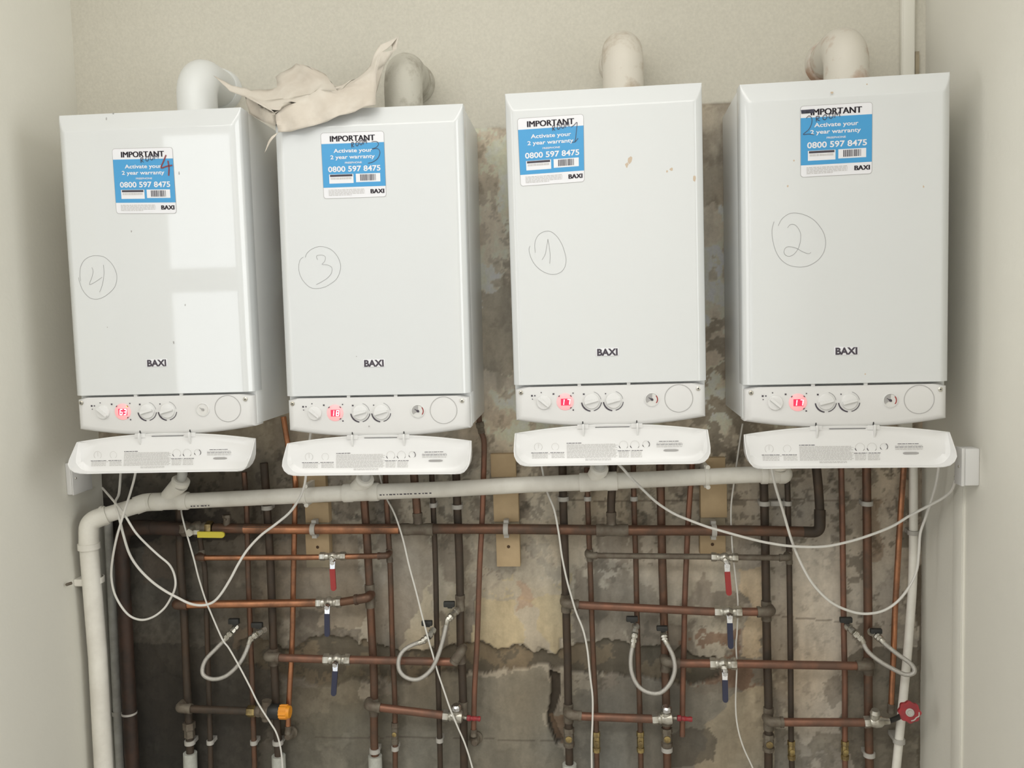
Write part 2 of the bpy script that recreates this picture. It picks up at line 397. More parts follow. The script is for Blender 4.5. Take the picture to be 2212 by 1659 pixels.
# paint above
edge = 2.118+.032*(GX+.06)/.6
pm = (GZ > edge+wn1*.02)
colr[pm] = (.60,.572,.488)
hgt[pm] = .003
hgt += (med-.5)*.006*(~pm)
nx = len(xs); nz = len(zs)
vv = np.stack([GX, -hgt, GZ], -1).reshape(-1, 3)
me = bpy.data.meshes.new('wall_back')
ii = np.arange((nz-1)*(nx-1)); r_ = ii//(nx-1); c_ = ii % (nx-1); a_ = r_*nx+c_
quads = np.stack([a_, a_+1, a_+nx+1, a_+nx], -1)
me.vertices.add(len(vv)); me.vertices.foreach_set('co', vv.ravel())
me.loops.add(quads.size); me.loops.foreach_set('vertex_index', quads.ravel())
me.polygons.add(len(quads)); me.polygons.foreach_set('loop_start', np.arange(0, quads.size, 4)); me.update(calc_edges=True)
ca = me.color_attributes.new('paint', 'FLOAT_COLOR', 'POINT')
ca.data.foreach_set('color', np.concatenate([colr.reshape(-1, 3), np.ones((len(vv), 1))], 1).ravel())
me.shade_smooth()
mw = bpy.data.materials.new('patched plaster'); mw.use_nodes = True; nt = mw.node_tree; b = nt.nodes['Principled BSDF']
b.inputs['Roughness'].default_value = .85
at_ = nt.nodes.new('ShaderNodeAttribute'); at_.attribute_name = 'paint'
tc = nt.nodes.new('ShaderNodeTexCoord'); n = nt.nodes.new('ShaderNodeTexNoise'); n.inputs['Scale'].default_value = 150; n.inputs['Detail'].default_value = 6
nt.links.new(tc.outputs['Object'], n.inputs['Vector'])
mr = nt.nodes.new('ShaderNodeMapRange'); mr.inputs[3].default_value = .88; mr.inputs[4].default_value = 1.12
nt.links.new(n.outputs['Fac'], mr.inputs[0])
mx = nt.nodes.new('ShaderNodeMix'); mx.data_type = 'RGBA'; mx.blend_type = 'MULTIPLY'; mx.inputs[0].default_value = 1
nt.links.new(at_.outputs['Color'], mx.inputs[6]); nt.links.new(mr.outputs[0], mx.inputs[7]); nt.links.new(mx.outputs[2], b.inputs['Base Color'])
bp = nt.nodes.new('ShaderNodeBump'); bp.inputs['Strength'].default_value = .25; bp.inputs['Distance'].default_value = .003
nt.links.new(n.outputs['Fac'], bp.inputs['Height']); nt.links.new(bp.outputs['Normal'], b.inputs['Normal'])
me.materials.append(mw)
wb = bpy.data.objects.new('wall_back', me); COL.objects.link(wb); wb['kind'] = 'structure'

# ------------------------------------------------------------------ text
def text_mb(txt, h, bold=0., width=None, align='CENTER'):
    """flat lettering in the x-z plane, centred on 0,0; h = capital height"""
    cu = bpy.data.curves.new('t', 'FONT'); cu.body = txt; cu.size = 1; cu.offset = bold; cu.resolution_u = 3
    ob = bpy.data.objects.new('t', cu); COL.objects.link(ob)
    dg = bpy.context.evaluated_depsgraph_get(); me_ = bpy.data.meshes.new_from_object(ob.evaluated_get(dg))
    vs = [v.co.copy() for v in me_.vertices]; fs = [list(p.vertices) for p in me_.polygons]
    bpy.data.objects.remove(ob); bpy.data.curves.remove(cu); bpy.data.meshes.remove(me_)
    x0 = min(v.x for v in vs); x1 = max(v.x for v in vs); cap = .70
    k = h/cap; kx = k if width is None else width/(x1-x0)
    mb = MB(); mb.add([Vector(((v.x-(x0+x1)/2)*kx, 0, v.y*k - h/2)) for v in vs], fs)
    return mb
def place(mb, dst, x, y, z, rot=0):
    c, s = math.cos(rot), math.sin(rot)
    dst.add([Vector((x+v.x*c-v.z*s, y, z+v.x*s+v.z*c)) for v in mb.v], mb.f)

# ------------------------------------------------------------------ boilers
BW, BH = .45, .763
SEG = {'0':'abcdef','1':'bc','2':'abged','3':'abgcd','4':'fgbc','5':'afgcd','6':'afgedc','7':'abc','8':'abcdefg','9':'abcdfg'}
def arc2(cx, cz, r, a0, a1, n=24):
    return [(cx+r*math.cos(math.radians(a0+(a1-a0)*i/n)), cz+r*math.sin(math.radians(a0+(a1-a0)*i/n))) for i in range(n+1)]
def ribbon(mb, pts, w, y):
    for i in range(len(pts)-1):
        (x0, z0), (x1, z1) = pts[i], pts[i+1]
        dx, dz = x1-x0, z1-z0; L = math.hypot(dx, dz)
        if L < 1e-7: continue
        w0 = w[i] if isinstance(w, list) else w; w1 = w[i+1] if isinstance(w, list) else w
        nx_, nz_ = -dz/L, dx/L
        mb.quad((x0+nx_*w0/2, y, z0+nz_*w0/2), (x0-nx_*w0/2, y, z0-nz_*w0/2), (x1-nx_*w1/2, y, z1-nz_*w1/2), (x1+nx_*w1/2, y, z1+nz_*w1/2))
def front_local(Minv, px, py, yl):
    o = Minv @ CAMP; d = Minv.to_3x3() @ ray(px, py); t = (yl-o.y)/d.y
    p = o+d*t; return (p.x, p.z)
def smoothpath(pts, n=6):
    q = cr([Vector((p[0], 0, p[1])) for p in pts], n); return [(v.x, v.z) for v in q]

YO, YF_ = -.326, -.345
ZP = .083            # top of the control panel above the base
def cover_mb():
    # pressed front: side bevels about 40 degrees, a shallow top bevel, both running into the flat face
    mb = MB(); T = [0, .04, .12, .22, .34, .46, .58, .70, .80, .88, .94, 1.0]
    h = BW/2; cx_ = [-h+.023*t for t in T]+[-h+.0245]; X_ = cx_+[-x for x in cx_[::-1]]
    zt_ = [BH-.044*t for t in T][::-1]; Z_ = [ZP+.002, BH*.5, BH-.0455]+zt_
    ps = lambda t: .019*(1-min(1, .25*(t/.06) if t < .06 else .25+.75*math.sin(math.pi/2*(t-.06)/.94)))
    pt_ = lambda t: .019*(1-t)
    vs = []; fs = []; nx_ = len(X_)
    for z in Z_:
        for x in X_:
            tx = min(1, (h-abs(x))/.023); tz = min(1, (BH-z)/.044)
            vs.append((x, YF_+max(ps(tx), pt_(tz)) if tx < 1 or tz < 1 else YF_, z))
    for j in range(len(Z_)-1):
        for i in range(nx_-1):
            a = j*nx_+i; fs.append((a, a+1, a+nx_+1, a+nx_))
    mb.add(vs, fs)
    # returns along the edges back to the casing
    n0 = len(Z_); L = [vs[j*nx_] for j in range(n0)]; R_ = [vs[j*nx_+nx_-1] for j in range(n0)]; U = vs[(n0-1)*nx_:]; D = vs[:nx_]
    for row in (L, R_, U, D):
        q = [(x, YO+.045, z) for x, y, z in row]; m = len(row)
        mb.add(list(row)+q, [(i, i+1, i+1+m, i+m) for i in range(m-1)])
    bm = bmesh.new(); bv = [bm.verts.new(v) for v in mb.v]
    for f in mb.f:
        try: bm.faces.new([bv[i] for i in f])
        except ValueError: pass
    bmesh.ops.remove_doubles(bm, verts=bm.verts, dist=1e-5)
    out = MB(); bm.verts.index_update(); out.add([v.co.copy() for v in bm.verts], [[v.index for v in f.verts] for f in bm.faces]); bm.free()
    return out
def panel_outline(ins, zt, zb):
    x = BW/2-.003-ins; pts = [(-x, zt-.006), (-x+.016, zt-.0005), (x-.016, zt-.0005), (x, zt-.006)]
    n = 24
    for i in range(n+1):
        u = 1-2*i/n; z = zb - .019*(1-u*u)
        if abs(u) > .93: z = zb
        pts.append((x*u, z))
    return pts
def panel_mb():
    mb = MB(); rings = []
    for t, hh, back in ((0, 0, .05), (0, 0, 0), (.1, .4, 0), (.4, .8, 0), (1, 1, 0)):
        o = panel_outline(.017*t, ZP-.003, .0+.013*t)
        y = YO+.001+(YF_-YO+.003)*hh+back
        rings.append([Vector((x, y, z)) for x, z in o])
    n = len(rings[0]); vs = [p for r in rings for p in r]; fs = []
    for i in range(len(rings)-1):
        for k in range(n):
            a = i*n+k; b = i*n+(k+1) % n; fs.append((a, b, b+n, a+n))
    k = (len(rings)-1)*n; fs.append(tuple(range(k, k+n)))
    return mb.add(vs, fs)
YP = YF_+.0035        # panel face
def flap_mb():
    # shell hanging open below: back plate plus a rim that comes forward, deepest near the lower corners
    z0 = -.0165; mb = MB()
    X = BW/2
    top = [(-X*(1-2*i/20), z0-.019*(abs(1-2*i/20)**2)*.9+.004) for i in range(21)]
    right = [(X+.001, z0-.032), (X+.001, z0-.050), (X-.001, z0-.061), (X-.006, z0-.072), (X-.014, z0-.081), (X-.024, z0-.086), (X-.036, z0-.088)]
    bot = [(X-.036-(2*X-.072)*i/8, z0-.088) for i in range(1, 8)]
    left = [(-x, z) for x, z in right[::-1]]
    loop = top+right+bot+left
    dep = [.003]*21+[.016, .030, .038, .037, .031, .022, .014]+[.012]*7+[.014, .022, .031, .037, .038, .030, .016]
    def yplate(z): return -.338-.020*((z0-z)/.092)
    n = len(loop); ring = []
    for ins, f, off in ((-.0, 0, .0025), (-.0, 1, 0), (.0018, 1.0, 0), (.004, .25, -.001), (.012, 0, -.001)):
        r = []
        cx, cz = 0, z0-.046
        for (x, z), d in zip(loop, dep):
            L = math.hypot(x-cx, (z-cz)); 
            sx = 1 if x > 0 else -1
            dx = min(ins, abs(x)); 
            zz_ = z + (ins if z < z0-.066 else (-ins if z > z0-.022 and abs(x) < X else 0))
            xx = x - sx*ins if abs(x) > X-.06 else x
            spread = 1+.0
            r.append(Vector((xx, yplate(zz_)-d*f+off, zz_)))
        ring.append(r)
    vs = [p for r in ring for p in r]; fs = []
    for i in range(len(ring)-1):
        for k in range(n):
            a = i*n+k; b_ = i*n+(k+1) % n; fs.append((a, b_, b_+n, a+n))
    k = (len(ring)-1)*n
    # fill plate as strips top to bottom
    fs.append(tuple(range(k, k+n)))
    fs.append(tuple(range(0, n))[::-1])
    return mb.add(vs, fs), yplate

BOIL = [  # x, ztop, dy, tilt, yaw (metres, radians), number, display, sticker quad (photograph pixels), label
    (-1.0679, .5217+CZ, -.0036, .0001, .0213, '4', '63', ((242.4,322),(372,318.7),(381,460.6),(252,461)),
     'white wall boiler marked with a circled 4, its display showing 63, nearest the left wall'),
    (-.5348, .5072+CZ, .0080, -.0043, .0160, '3', '18', ((693,288),(828.5,283.4),(834,424.5),(700,429)),
     'white wall boiler marked with a circled 3, display showing 18, dust sheet over its top'),
    (.0218, .5236+CZ, .0071, .0031, -.0057, '1', '17', ((1118,256.6),(1260,247),(1262,392),(1125,402)),
     'white wall boiler marked with a circled 1, tan smears on its upper right front'),
    (.5619, .5129+CZ, -.0115, .0007, -.0291, '2', '17', ((1729.5,230),(1884,221),(1883,374.5),(1730,382.6)),
     'white wall boiler marked with a circled 2, nearest the right wall'),
]
Z5 = lambda ox, oy, pts, s=400/2212: [(ox+x*s, oy+y*s) for x, y in pts]
HAND = {
 '4': [Z5(100,480,[(412,705),(402,640),(410,540),(450,460),(520,412),(600,400),(690,415),(760,470),(810,540),(840,620),(842,690),(820,770),(770,830),(700,885),(620,918),(540,912),(480,870),(430,800),(400,720),(385,660)]),
       Z5(100,480,[(545,540),(560,590),(545,660),(520,725),(525,745),(600,705),(668,657)]), Z5(100,480,[(683,510),(690,600),(680,700),(660,780),(637,835)])],
 '3': [Z5(600,480,[(330,420),(350,370),(410,320),(500,290),(590,305),(660,345),(720,420),(750,510),(740,600),(700,680),(640,730),(560,775),(470,792),(390,780),(320,720),(275,650),(252,570),(255,490),(275,440),(305,418)]),
       Z5(600,480,[(478,448),(465,425),(470,400),(520,392),(560,405),(570,435),(555,475),(530,503),(590,510),(635,530),(650,565),(635,620),(590,670),(520,715),(460,745)])],
 '1': [Z5(1080,450,[(422,530),(415,440),(430,370),(470,310),(540,275),(610,280),(680,335),(740,430),(775,530),(790,620),(775,700),(730,760),(650,790),(570,780),(490,740),(420,675),(370,590),(348,500),(358,450)]),
       Z5(1080,450,[(503,615),(540,550),(560,450),(573,368)]), Z5(1080,450,[(573,368),(590,470),(600,560),(595,660)])],
 '2': [Z5(1580,420,[(560,375),(590,310),(640,260),(710,225),(800,225),(900,255),(990,310),(1060,390),(1105,470),(1125,570),(1110,670),(1065,750),(1000,810),(910,855),(810,868),(700,850),(610,795),(545,710),(505,600),(485,480),(490,390),(510,325)]),
       Z5(1580,420,[(670,400),(700,362),(750,360),(795,400),(825,470),(825,550),(800,640),(750,710),(690,740),(640,720),(628,680),(650,635),(700,625),(780,645),(850,685),(920,708),(950,692)])],
}
ZZ = 600/2212
NOTE = {  # pen strokes over the stickers: number strokes and box of the word ROOM
 '4': ([Z5(100,80,[(955,940),(935,990),(915,1042),(960,1030),(1005,1022)],ZZ), Z5(100,80,[(970,985),(978,1040),(976,1105)],ZZ)], ((305,352),(343,342),11), 'marker'),
 '3': ([Z5(560,80,[(895,835),(935,832),(950,855),(930,880),(898,892),(945,890),(962,920),(945,965),(905,995),(868,1005)],ZZ)], ((760,319),(793,310),11), 'pen'),
 '1': ([Z5(1060,60,[(640,792),(665,775),(688,755),(682,830),(672,912)],ZZ), Z5(1060,60,[(645,912),(672,908),(696,880)],ZZ)], ((1194,283),(1230,274),10), 'pen'),
 '2': ([Z5(1560,30,[(668,832),(690,812),(712,830),(712,870),(690,920),(645,960),(690,957),(732,962)],ZZ)], ((1763,263),(1815,252),11), 'pen'),
}
LET = {'R': [[(0,0),(0,1)],[(0,1),(.6,.95),(.6,.6),(0,.5),(.7,0)]], 'O': [[(.5,1),(.1,.7),(.1,.25),(.5,0),(.9,.3),(.85,.75),(.5,1)]],
       'M': [[(0,0),(.1,1),(.5,.35),(.9,1),(1,0)]]}

def sticker(par, q, Minv, num):
    c = [front_local(Minv, px, py, YF_-.0006) for px, py in q]
    def uv(u, v):   # u right, v down
        a = Vector(c[0]).lerp(Vector(c[1]), u); b = Vector(c[3]).lerp(Vector(c[2]), u); p = a.lerp(b, v); return (p.x, p.y)
    def warp(mb, dst, y):   # mb coordinates are u (x) and v (-z)
        for_v = [Vector((*uv(p.x, -p.z), 0)) for p in mb.v]
        dst.add([Vector((p.x, y, p.y)) for p in for_v], mb.f)
    def rect(u0, v0, u1, v1, r=0):
        m_ = MB()
        if r:
            pts = []
            for cx, cy, a in ((u1-r, v0+r, 90), (u0+r, v0+r, 180), (u0+r, v1-r, 270), (u1-r, v1-r, 0)):
                for k in range(5):
                    t = math.radians(a+k*22.5) if True else 0
                    pts.append(Vector((cx+r*math.cos(t), 0, -(cy)+r*math.sin(t))))
            order = []
            m_.add(pts, [tuple(range(len(pts)))])
        else: m_.add([(u0,0,-v0),(u1,0,-v0),(u1,0,-v1),(u0,0,-v1)], [(0,1,2,3)])
        return m_
    def rrect(u0, v0, u1, v1, r):
        pts = []
        for cx, cz, a in ((u1-r, -(v0+r), 0), (u0+r, -(v0+r), 90), (u0+r, -(v1-r), 180), (u1-r, -(v1-r), 270)):
            for k in range(5):
                t = math.radians(a+k*22.5); pts.append(Vector((cx+r*math.cos(t), 0, cz+r*math.sin(t))))
        m_ = MB(); m_.add(pts, [tuple(range(20))]); return m_
    y0 = YF_-.0006
    d = MB(); warp(rrect(-.006, -.006, 1.006, 1.006, .045), d, y0+.0003)
    edge_ = mesh_obj('sticker', d, M['grey_ink'], par, world=False, smooth=False)
    edge_['label'] = 'blue and white warranty sticker reading IMPORTANT'
    def sub(name, m_, mt): o = mesh_obj(name, m_, M[mt], edge_, world=False, smooth=False, fixn=False); return o
    d = MB(); warp(rrect(0, 0, 1, 1, .04), d, y0); sub('sticker_face', d, 'label_white')
    d = MB(); warp(rect(0, .165, 1, .835), d, y0-.0002); sub('blue_band', d, 'label_blue')
    d = MB(); warp(rect(.10, .635, .49, .775), d, y0-.0004); warp(rect(.53, .635, .92, .765), d, y0-.0004)
    def tline(txt, u, v, h, w, bold, dst, al=0):
        t = text_mb(txt, h, bold, w); m_ = MB(); m_.add([Vector((p.x+u, 0, p.z-v)) for p in t.v], t.f); warp(m_, dst, y0-.0006)
    tline('Activate your', .50, .275, .058, .62, .018, d); tline('2 year warranty', .49, .372, .058, .71, .018, d)
    tline('FREEPHONE', .50, .462, .026, .27, .015, d); tline('0800 597 8475', .51, .555, .082, .84, .022, d)
    sub('white_lettering', d, 'label_white')
    d = MB()
    for k in range(-3, 4): tline('IMPORTANT', .50+k*.0016, .090, .088, .71, 0, d)
    sub('heading_lettering', d, 'ink')
    d = MB()
    for k in range(-2, 3): tline('BAXI', .865+k*.0026, .910, .066, .21, .003, d)
    sub('logo_lettering', d, 'ink')
    d = MB(); warp(rect(.115, .64, .475, .672), d, y0-.0006); sub('print_bar', d, 'ink')
    d = MB()
    rr = random.Random(5); u = .60
    while u < .85:
        w_ = rr.choice([.006,.010,.015]); warp(rect(u, .648, u+w_, .745), d, y0-.0006); u += w_+rr.choice([.006,.009])
    sub('barcode', d, 'ink')
    d = MB(); rr = random.Random(3); u = .125
    while u < .46: w_ = rr.uniform(.006,.014); warp(rect(u, .685, u+w_, .715), d, y0-.0006); u += w_+.006
    for v in (.868, .889, .910, .931, .952):
        u = .08; end = .66 if v < .94 else .45
        while u < end:
            w_ = rr.uniform(.02,.06); warp(rect(u, v, min(u+w_, end), v+.008), d, y0-.0006); u += w_+.010
    sub('small_print', d, 'lightprint')
    strokes, (a_, b_, hh), mt = NOTE[num]
    d = MB()
    for s_ in strokes:
        pts = smoothpath([front_local(Minv, px, py, y0) for px, py in s_]); ribbon(d, pts, .0034 if mt == 'marker' else .0013, y0-.0010)
    sub('handwritten_number', d, mt)
    d = MB(); p0 = Vector(front_local(Minv, *a_, y0)); p1 = Vector(front_local(Minv, *b_, y0)); ex = (p1-p0)/4.3; ez = Vector((0, .0115))
    for i, ch in enumerate('ROOM'):
        for st in LET[ch]:
            pts = [tuple(p0+ex*(i*1.1+x*.9)+ez*z) for x, z in st]; ribbon(d, pts, .0015, y0-.0011)
    if num == '2':
        a2 = Vector(front_local(Minv, 1731, 242, y0)); b2 = Vector(front_local(Minv, 1758, 240, y0)); e2 = (b2-a2)/16
        pts = [tuple(a2+e2*i+Vector((0, .004*(-1)**i))) for i in range(17)]; ribbon(d, pts, .0028, y0-.0011)
    sub('handwritten_room', d, 'pen')

def build_boiler(i):
    x, zt, dy, tilt, yw, num, disp, q, label = BOIL[i]
    Mb = Matrix.Translation((x+BW/2, dy, zt)) @ Matrix.Rotation(yw, 4, 'Z') @ Matrix.Rotation(-tilt, 4, 'Y') @ Matrix.Translation((0, 0, -BH))
    root = bpy.data.objects.new('boiler', None); COL.objects.link(root); root.matrix_world = Mb
    tag(root, label, 'boiler', 'combi boilers in a row'); Minv = Mb.inverted()
    def part(name, mb, mt, par=root, **k): return mesh_obj(name, mb, M[mt], par, world=False, **k)
    back = -dy+.004 if dy > 0 else .0
    part('casing', MB().bevbox((-BW/2+.0015, YO+.012, .004), (BW/2-.0015, -.006, BH-.001), .002), 'casing')
    part('mounting_frame', MB().box((-.19, -.0058, .03), (.19, -.0005-max(dy,0), BH-.03)), 'casing')
    part('front_cover', cover_mb(), 'enamel')
    part('control_panel', panel_mb(), 'plastic')
    # dark shadow gap ribs between cover and panel are open space; small lugs bridge it
    for lx in (-.07, .045): part('cover_lug', MB().box((lx-.004, YF_+.004, ZP-.004), (lx+.004, YF_+.012, ZP+.004)), 'plastic')
    zc = ZP-.040
    # screws
    for sx, sz in ((-.208, ZP-.016), (.205, ZP-.016)):
        s_ = part('screw', MB().lathe((sx, YP+.001, sz), (0,-1,0), [(0,.0052),(.0022,.0052),(.0034,.0035)], 14), 'nickel')
        part('screw_slot', MB().lathe((sx, YP-.0025, sz), (0,-1,0), [(0,.0018),(.0003,.0018)], 6), 'slot', s_)
    # selector and temperature knobs
    for kx, kr, ang in ((-.154, .0170, -42), (-.042, .0180, 12), (.009, .0180, 12)):
        k_ = part('knob', MB().lathe((kx, YP+.001, zc), (0,-1,0), [(0,kr),(.003,kr),(.0045,kr*.95),(.005,kr*.85)], 32), 'plastic')
        c, s = math.cos(math.radians(ang)), math.sin(math.radians(ang))
        L = kr*.88; w_ = .0034; yy = YP-.0035
        pts = [(kx+c*L-s*w_*.6, yy, zc+s*L+c*w_*.6), (kx-c*L-s*w_, yy, zc-s*L+c*w_), (kx-c*L+s*w_, yy, zc-s*L-c*w_), (kx+c*L+s*w_*.6, yy, zc+s*L-c*w_*.6)]
        part('grip_bar', MB().prism(pts, (0,-.006,0)), 'plastic', k_)
    d = MB()
    for kx in (-.042, .009):
        p = arc2(kx, zc, .0235, 187, 262, 16); ribbon(d, p, [.0036*(1-.25*abs(t/8-1)) for t in range(17)], YP-.0004)
        p = arc2(kx, zc, .0230, 282, 352, 14); ribbon(d, p, .0017, YP-.0004)
        p = arc2(kx, zc, .0222, 10, 75, 14); ribbon(d, p, .0006, YP-.0004)
    # symbols
    for sx, sz, k in ((-.182,zc+.016,.0028),(-.175,zc+.016,.002),(-.181,zc+.008,.0014),(-.160,zc+.023,.0016),(-.131,zc+.019,.0026),(-.060,zc+.017,.0026),(-.009,zc+.017,.0018),(-.085,zc+.020,.0018),(-.0855,zc-.020,.0022)):
        d.box((sx-k*.75, YP-.0004, sz-k*.7), (sx+k*.75, YP-.0001, sz+k*.7))
    part('panel_print', d, 'ink' , smooth=False)
    # display
    gx, gr = -.104, .0200
    g = part('display', MB().lathe((gx, YP+.001, zc), (0,-1,0), [(0,gr),(.0016,gr),(.0022,gr*.96)], 36), 'glow')
    part('display_window', MB().box((gx-.010, YP-.0018, zc-.0085), (gx+.012, YP-.0014, zc+.0075)), 'screen', g, smooth=False)
    d = MB(); dw, dh, sl = .0058, .0125, .12
    for j, ch in enumerate(disp):
        ox = gx-.0068+j*.0098-(.0026 if ch == '1' else 0)+(.0012 if ch == '7' else 0); oz = zc-.0068
        def pt(u, v): return (ox+u*dw+v*dh*sl, oz+v*dh)
        SG = {'a':((0,1),(1,1)),'b':((1,1),(1,.5)),'c':((1,.5),(1,0)),'d':((0,0),(1,0)),'e':((0,.5),(0,0)),'f':((0,1),(0,.5)),'g':((0,.5),(1,.5))}
        for s_ in SEG[ch]:
            a, b_ = SG[s_]; ribbon(d, [pt(*a), pt(*b_)], .0017, YP-.0022)
    part('lit_digits', d, 'digit', g, smooth=False)
    if num == '4': part('indicator_lamp', MB().lathe((gx+.012, YP-.0016, zc+.0125), (0,-1,0), [(0,.0016),(.0008,.0012)], 8), 'lamp', g)
    d = MB()
    for a in (135, 45, -48):
        p = arc2(gx, zc, .0195, a-6, a+6, 4); ribbon(d, p, .0022, YP-.0024)
    part('display_marks', d, 'ink', g, smooth=False)
    # pressure gauge
    ax, ar = .098, .0165
    g = part('pressure_gauge', MB().lathe((ax, YP+.001, zc+.001), (0,-1,0), [(0,ar),(.0025,ar),(.003,ar*.9),(.0012,ar*.86)], 32), 'plastic')
    part('gauge_dial', MB().lathe((ax, YP-.0002, zc+.001), (0,-1,0), [(0,ar*.86),(.0003,ar*.86)], 32), 'dial', g, smooth=False)
    if num != '4':
        d = MB(); loop = [(ax, YP-.0008, zc+.001)]+[(px, YP-.0008, pz) for px, pz in arc2(ax, zc+.001, ar*.82, 85, 215, 12)]
        d.prism(loop, (0,-.0002,0)); part('gauge_shaded_sector', d, 'grey_ink', g, smooth=False)
        d = MB(); ribbon(d, arc2(ax, zc+.001, ar*.78, -40, 42, 10), .0022, YP-.0009); part('gauge_red_arc', d, 'red', g, smooth=False)
    d = MB(); ribbon(d, [(ax+.003, zc-.001), (ax-.008, zc+.006)], [.0035,.0008], YP-.0016)
    d.lathe((ax, YP-.001, zc+.001), (0,-1,0), [(0,.003),(.0012,.003)], 12)
    part('gauge_needle', d, 'ink' if num != '4' else 'grey_ink', g, smooth=False)
    # blanked clock opening
    d = MB(); p = arc2(.160, zc+.002, .0322, 0, 360, 48); ribbon(d, p, .0011, YP-.0004); part('clock_knockout', d, 'grey_ink', smooth=False)
    # hinge slots and arms
    for hx in (-.064, .062):
        part('hinge_slot', MB().box((hx-.0012, YP-.0012+.010, -.013), (hx+.0012, YP+.0006, .001)), 'slot', smooth=False)
    fm, yp = flap_mb()
    f = part('drop_flap', fm, 'plastic', sharp=30)
    for hx in (-.055, .071):
        part('hinge_arm', MB().prism([(hx-.010, -.338, -.030), (hx-.010, -.345, -.010), (hx-.010, -.348, -.010), (hx-.010, -.351, -.022), (hx-.010, -.344, -.040)], (.0035,0,0))
             .box((hx-.022, -.342, -.022), (hx+.004, -.337, -.012)), 'plastic', f)
    part('flap_seam', MB().box((-.035, -.3415, -.0195), (.045, -.3385, -.0185)), 'slot', f, smooth=False)
    for sx in (-.212, .212):
        part('flap_peg', MB().lathe((sx, yp(-.088)-.006, -.088), (0,-1,0), [(0,.0028),(.0016,.0025)], 10), 'grey_ink', f)
    # printed instructions on the flap
    d = MB(); rr = random.Random(11); d2 = MB()
    def row(dst, x0, x1, z, h_=.0009):
        x_ = x0
        while x_ < x1:
            w_ = min(rr.uniform(.003,.010), x1-x_)
            ya = yp(z)-.0024
            dst.quad((x_, ya, z+h_/2), (x_+w_, ya, z+h_/2), (x_+w_, ya, z-h_/2), (x_, ya, z-h_/2)); x_ += w_+.0013
    zt_ = -.058
    for k in range(12): row(d2, -.103, .012+rr.uniform(-.004,.004), zt_-k*.0027)
    row(d, -.103, -.068, zt_+.0035, .0013)
    for k in range(4): row(d2, -.185, -.148 if k else -.142, zt_-.020-k*.003); row(d2, -.139, -.108, zt_-.020-k*.003)
    row(d, -.187, -.147, zt_-.0175, .0011); row(d, -.142, -.108, zt_-.0175, .0011)
    for k in range(2): row(d2, -.060, -.0, zt_-.0335-k*.0026)
    for k in range(5): row(d2, .018, .042, zt_-.018-k*.003); row(d2, .046, .072, zt_-.018-k*.003)
    row(d, .016, .045, zt_-.0155, .0011); row(d, .048, .074, zt_-.0155, .0011)
    row(d, .112, .158, zt_+.004, .0011)
    for k in range(4): row(d2 if k != 1 else d, .106, .166, zt_-.0-k*.0028)
    def ring(dst, cx, cz_, r, a0, a1, w_):
        ya = yp(cz_)-.0026; ribbon(dst, arc2(cx, cz_, r, a0, a1, 20), w_, ya)
    for cx in (.030, .056): ring(d2, cx, zt_-.003, .0100, 0, 360, .0006); ring(d, cx, zt_-.003, .0105, 190, 262, .0018); ring(d, cx, zt_-.003, .0103, 282, 340, .0008)
    ring(d2, .082, zt_-.002, .0080, 0, 360, .0006); ring(d, .082, zt_-.002, .0080, -40, 60, .0016); ring(d, .082, zt_-.002, .0080, 190, 225, .0016)
    ring(d2, -.170, zt_-.004, .0095, 0, 360, .0006); ring(d2, -.130, zt_-.004, .0085, 0, 360, .0005)
    ribbon(d2, [(-.170, zt_+.004), (-.170, zt_-.012)], .0006, yp(zt_)-.0026)
    ya = yp(zt_-.016)-.0026
    p = part('flap_print', d, 'ink', f, smooth=False, fixn=False); part('flap_small_print', d2, 'lightprint', f, smooth=False, fixn=False)
    # silvery smudge stamp
    d = MB(); ribbon(d, [(.122, zt_-.0165), (.126, zt_-.0165), (.150, zt_-.0165), (.156, zt_-.0165)], [.002,.005,.005,.002], yp(zt_-.0165)-.0027)
    part('silver_stamp', d, 'grey_ink', f, smooth=False)
    # badge
    cx, cz_ = front_local(Minv, *{'4':(339,784),'3':(808,784.5),'1':(1312,760.5),'2':(1828,758)}[num], YF_)
    bd = part('badge', MB().bevbox((cx-.0265, YF_-.0012, cz_-.0095), (cx+.0265, YF_+.0005, cz_+.0095), .0004), 'label_white')
    t = text_mb('BAXI', .0150, .042, .0475); d = MB(); place(t, d, cx, YF_-.0015, cz_)
    part('badge_lettering', d, 'ink', bd, smooth=False, fixn=False)
    sticker(root, q, Minv, num)
    # pen number on the cover
    d = MB()
    for st in HAND[num]:
        pts = smoothpath([front_local(Minv, px, py, YF_) for px, py in st]); ribbon(d, pts, .0009, YF_-.0004)
    o = part('pen_number', d, 'pencil', smooth=False, fixn=False); o['label'] = 'number %s in a hand-drawn circle, grey pen' % num
    # smears and specks
    sp = {'1': [(1361,346,6,9),(1354,356,4,6),(1450,366,5,4),(1441,370,3,3),(1500,385,3,8)], '2': [(1797,200,3,3),(1873,182,1.8,1.8),(1702,402,2.5,3),(1995,403,2,2.5),(1715,347,2,2),(1869,808,1.5,2)],
          '4': [(230,256,2,4),(245,245,2.5,2.5),(284,500,2,2.5),(387,374,1.6,4),(400,659,1.5,3),(232,707,1.5,1.5),(375,740,2,4)], '3': [(770,770,1.5,1.5),(797,921,2,2)]}[num]
    rr = random.Random(int(num)); d = MB()
    for px, py, a_, b_ in sp:
        cx, cz_ = front_local(Minv, px, py, YF_); loop = []
        for k in range(10):
            t = 2*math.pi*k/10; rad = rr.uniform(.6, 1.1)*.00105
            loop.append((cx+math.cos(t)*a_*rad, YF_-.0002, cz_+math.sin(t)*b_*rad))
        d.add(loop, [tuple(range(10))])
    part('smear', d, 'stain' if num in '12' else 'grey_ink', smooth=False, fixn=False)
    return root, Mb
